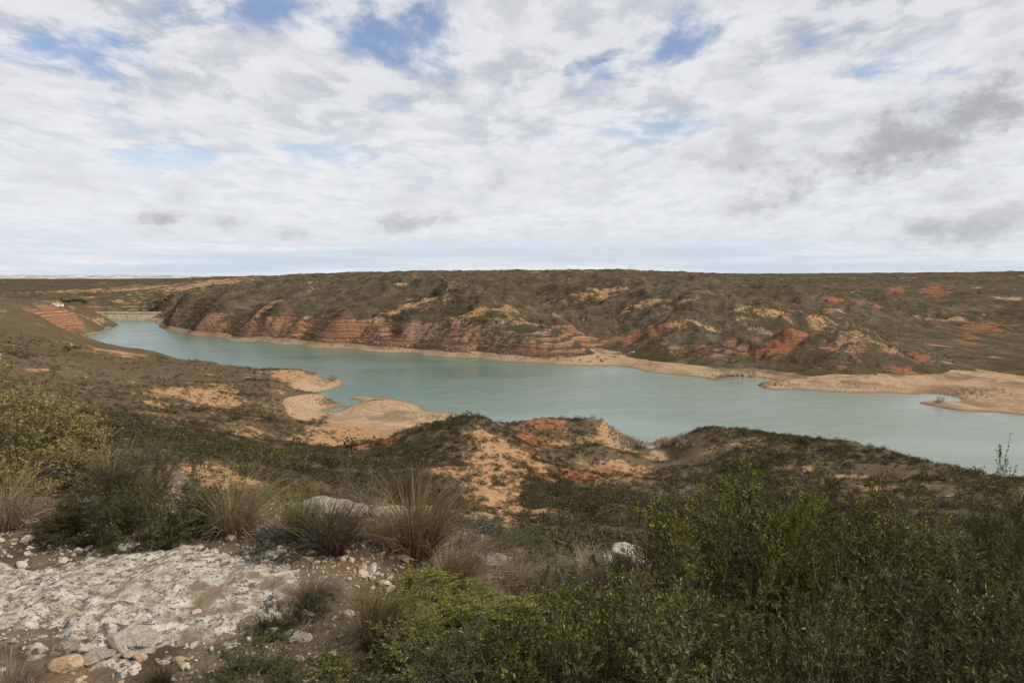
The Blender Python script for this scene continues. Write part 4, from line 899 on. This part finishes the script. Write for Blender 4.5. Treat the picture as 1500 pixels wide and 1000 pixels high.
    order = ('first', 'second', 'third', 'fourth', 'fifth', 'sixth', 'seventh', 'eighth', 'ninth', 'tenth', 'eleventh')
    for Y, items, where in rows:
        for i, (px, top, kd) in enumerate(items):
            lib = leafy if kd == 'leafy' else needle
            by_top(lib[i % len(lib)], px, top+8+rng.uniform(-18, 18), Y*rng.uniform(.95, 1.05), rng.uniform(.74, .98)*(1.12 if Y > 4 else 1), '%s shrub, %s from left in %s' % ('narrow-leaved olive' if kd == 'leafy' else 'dark fine-leaved', order[i], where), 'thicket shrubs')
    by_top(needle[0], 1482, 708, 5.0, .62, 'tall dark shrub standing apart at the right edge')
    by_top(yellow[0], 1520, 735, 4.9, .6, 'ochre-tinted shrub beside the tall one at the right edge')
    by_top(dead[0], 1462, 712, 5.7, .5, 'pale curling dead twigs over the shrub at the right edge', name='dead_bush')
    for px, top, Y, lab in ((1180, 790, 3.7, 'grey leafless twigs showing through the middle of the thicket'), (1265, 790, 3.4, 'grey leafless twigs showing through the right of the thicket'), (1225, 930, 2.3, 'pale dead branches low in the front of the thicket'), (1010, 800, 3.7, 'pale twigs rising at the left of the high thicket'), (760, 850, 3.1, 'bare twigs among the shrubs at the left of the thicket')):
        by_top(dead[int(rng.integers(0, 2))], px, top, Y, .5, lab, name='dead_bush')
    for px, top, Y, kd, w_, lab in ((770, 838, 4.3, brown[0], .5, 'low brown twigs right of the dry straw tussock'), (690, 842, 4.2, dead[0], .45, 'low grey twigs under the white rock above the shrubs'), (830, 838, 4.5, needle[0], .5, 'low dark shrub behind the small pale rock'),
                                     (870, 830, 4.8, dead[1], .45, 'grey twigs between the pale rock and the tall white rock'), (760, 812, 4.9, needle[1], .55, 'low dark shrub on the lip behind the sapling'), (960, 800, 4.9, needle[1], .6, 'dark shrub just behind the tall white rock'), (1400, 800, 4.8, needle[0], .7, 'dark shrub left of the grey-white rock at the right'), (1340, 790, 4.9, leafy[0], .8, 'olive shrub behind the right end of the thicket'), (1240, 775, 4.9, needle[1], .8, 'dark shrub behind the middle of the thicket')):
        by_top(kd, px, top, Y, w_, lab, name='dead_bush' if kd in dead else 'dry_bush' if kd in brown else 'shrub')
    # tussock grass
    tg = [tussock_mesh('tussock_a%d' % i, 900, 1., .0065, M_TUS, (rng.uniform(-.1, .3), 0), .45, .9) for i in range(2)]
    tdry = [tussock_mesh('tussock_d%d' % i, 700, 1., .006, M_TUSD, (.25, 0), .5, 1.0) for i in range(2)]
    tgr = [tussock_mesh('tussock_g%d' % i, 900, 1., .0065, M_TUSG, (.12, 0), .42, .8) for i in range(2)]
    for px, base, top, me, lab in ((12, 770, 690, tdry[0], 'grey-tan tussock at the left edge of the ledge'), (172, 728, 645, tg[0], 'tussock behind the low left shrub'), (98, 785, 742, tgr[0], 'small green tussock at the back of the slab'), (345, 780, 690, tdry[1], 'tan tussock with splayed blades, centre left'),
                                   (300, 770, 712, tgr[1], 'dark tussock between the shrub and the tan tussock'), (440, 790, 718, tgr[0], 'green-hearted tussock in front of the white outcrop'), (490, 808, 725, tg[1], 'yellow-green tussock right of the green-hearted one'), (612, 812, 705, tg[0], 'largest tussock, leaning right, at the lip'),
                                   (560, 795, 730, tdry[0], 'tan tussock left of the largest one'), (665, 860, 780, tdry[1], 'dry straw tussock above the thicket'), (452, 885, 828, tdry[0], 'small straw tussock right of the slab'), (480, 880, 838, tdry[1], 'faded small tussock beside the straw one'),
                                   (548, 945, 858, tgr[1], 'dense upright dark tussock left of the thicket'), (20, 1035, 950, tdry[1], 'brown tussock in the lower left corner'), (235, 1010, 968, tgr[0], 'tiny green tussock at the bottom edge'), (1195, 1040, 940, tg[1], 'brown grass tuft at the bottom of the thicket'),
                                   (720, 815, 770, tdry[0], 'thin dry tuft beside the blue-grey bush'), (765, 868, 815, tdry[1], 'straw tuft in front of the low brown twigs'), (810, 850, 808, tg[0], 'yellowish tuft behind the small pale rock'), (735, 850, 812, tdry[0], 'pale tuft under the sapling'), (800, 880, 838, tdry[1], 'dry tuft at the left end of the thicket'), (860, 850, 800, tdry[1], 'thin dry tuft left of the tall white rock'), (215, 735, 672, tdry[0], 'pale tuft behind the dark shrub'), (590, 745, 690, tgr[0], 'green tuft just over the lip behind the largest tussock')):
        p = on_ground(px, base); hgt = (H-p[1]*drop(top))-p[2]; s = max(hgt, .08)/.80
        o = tag(link('grass_tussock', None, None, tuple(p), (0, 0, rng.uniform(-.5, .5)), (s, s, s)), lab, 'grass'); link('blades', me, o)
    # dry flower stalks
    def stalk_mesh(n, L, seed):
        V, F = tubes([(curve((rng.normal()*.04, rng.normal()*.03, 0), (rng.normal()*.16, rng.normal()*.1, 1), L*rng.uniform(.6, 1), 6, .16), np.linspace(.0032, .0016, 7)) for _ in range(n)], 4); return mesh_np('stalks', V, F, [M_DEAD])
    for px, top, Y, n, lab in ((915, 740, 4.1, 4, 'pale curved stalks rising over the tall white rock'), (690, 790, 4.0, 3, 'dry stalks beside the white rock above the shrubs'), (835, 775, 4.0, 5, 'dry upright stalks left of the tall white rock'), (965, 765, 4.0, 5, 'brown upright stalks right of the tall white rock'), (645, 790, 3.6, 3, 'single pale stalks by the dry tussock')):
        x, y, zt = at_px(px, top, Y); z = gz(x, y); tag(link('dry_stalks', stalk_mesh(n, zt-z, 1), None, (x, y, z)), lab, 'stalks')
foreground_plants()
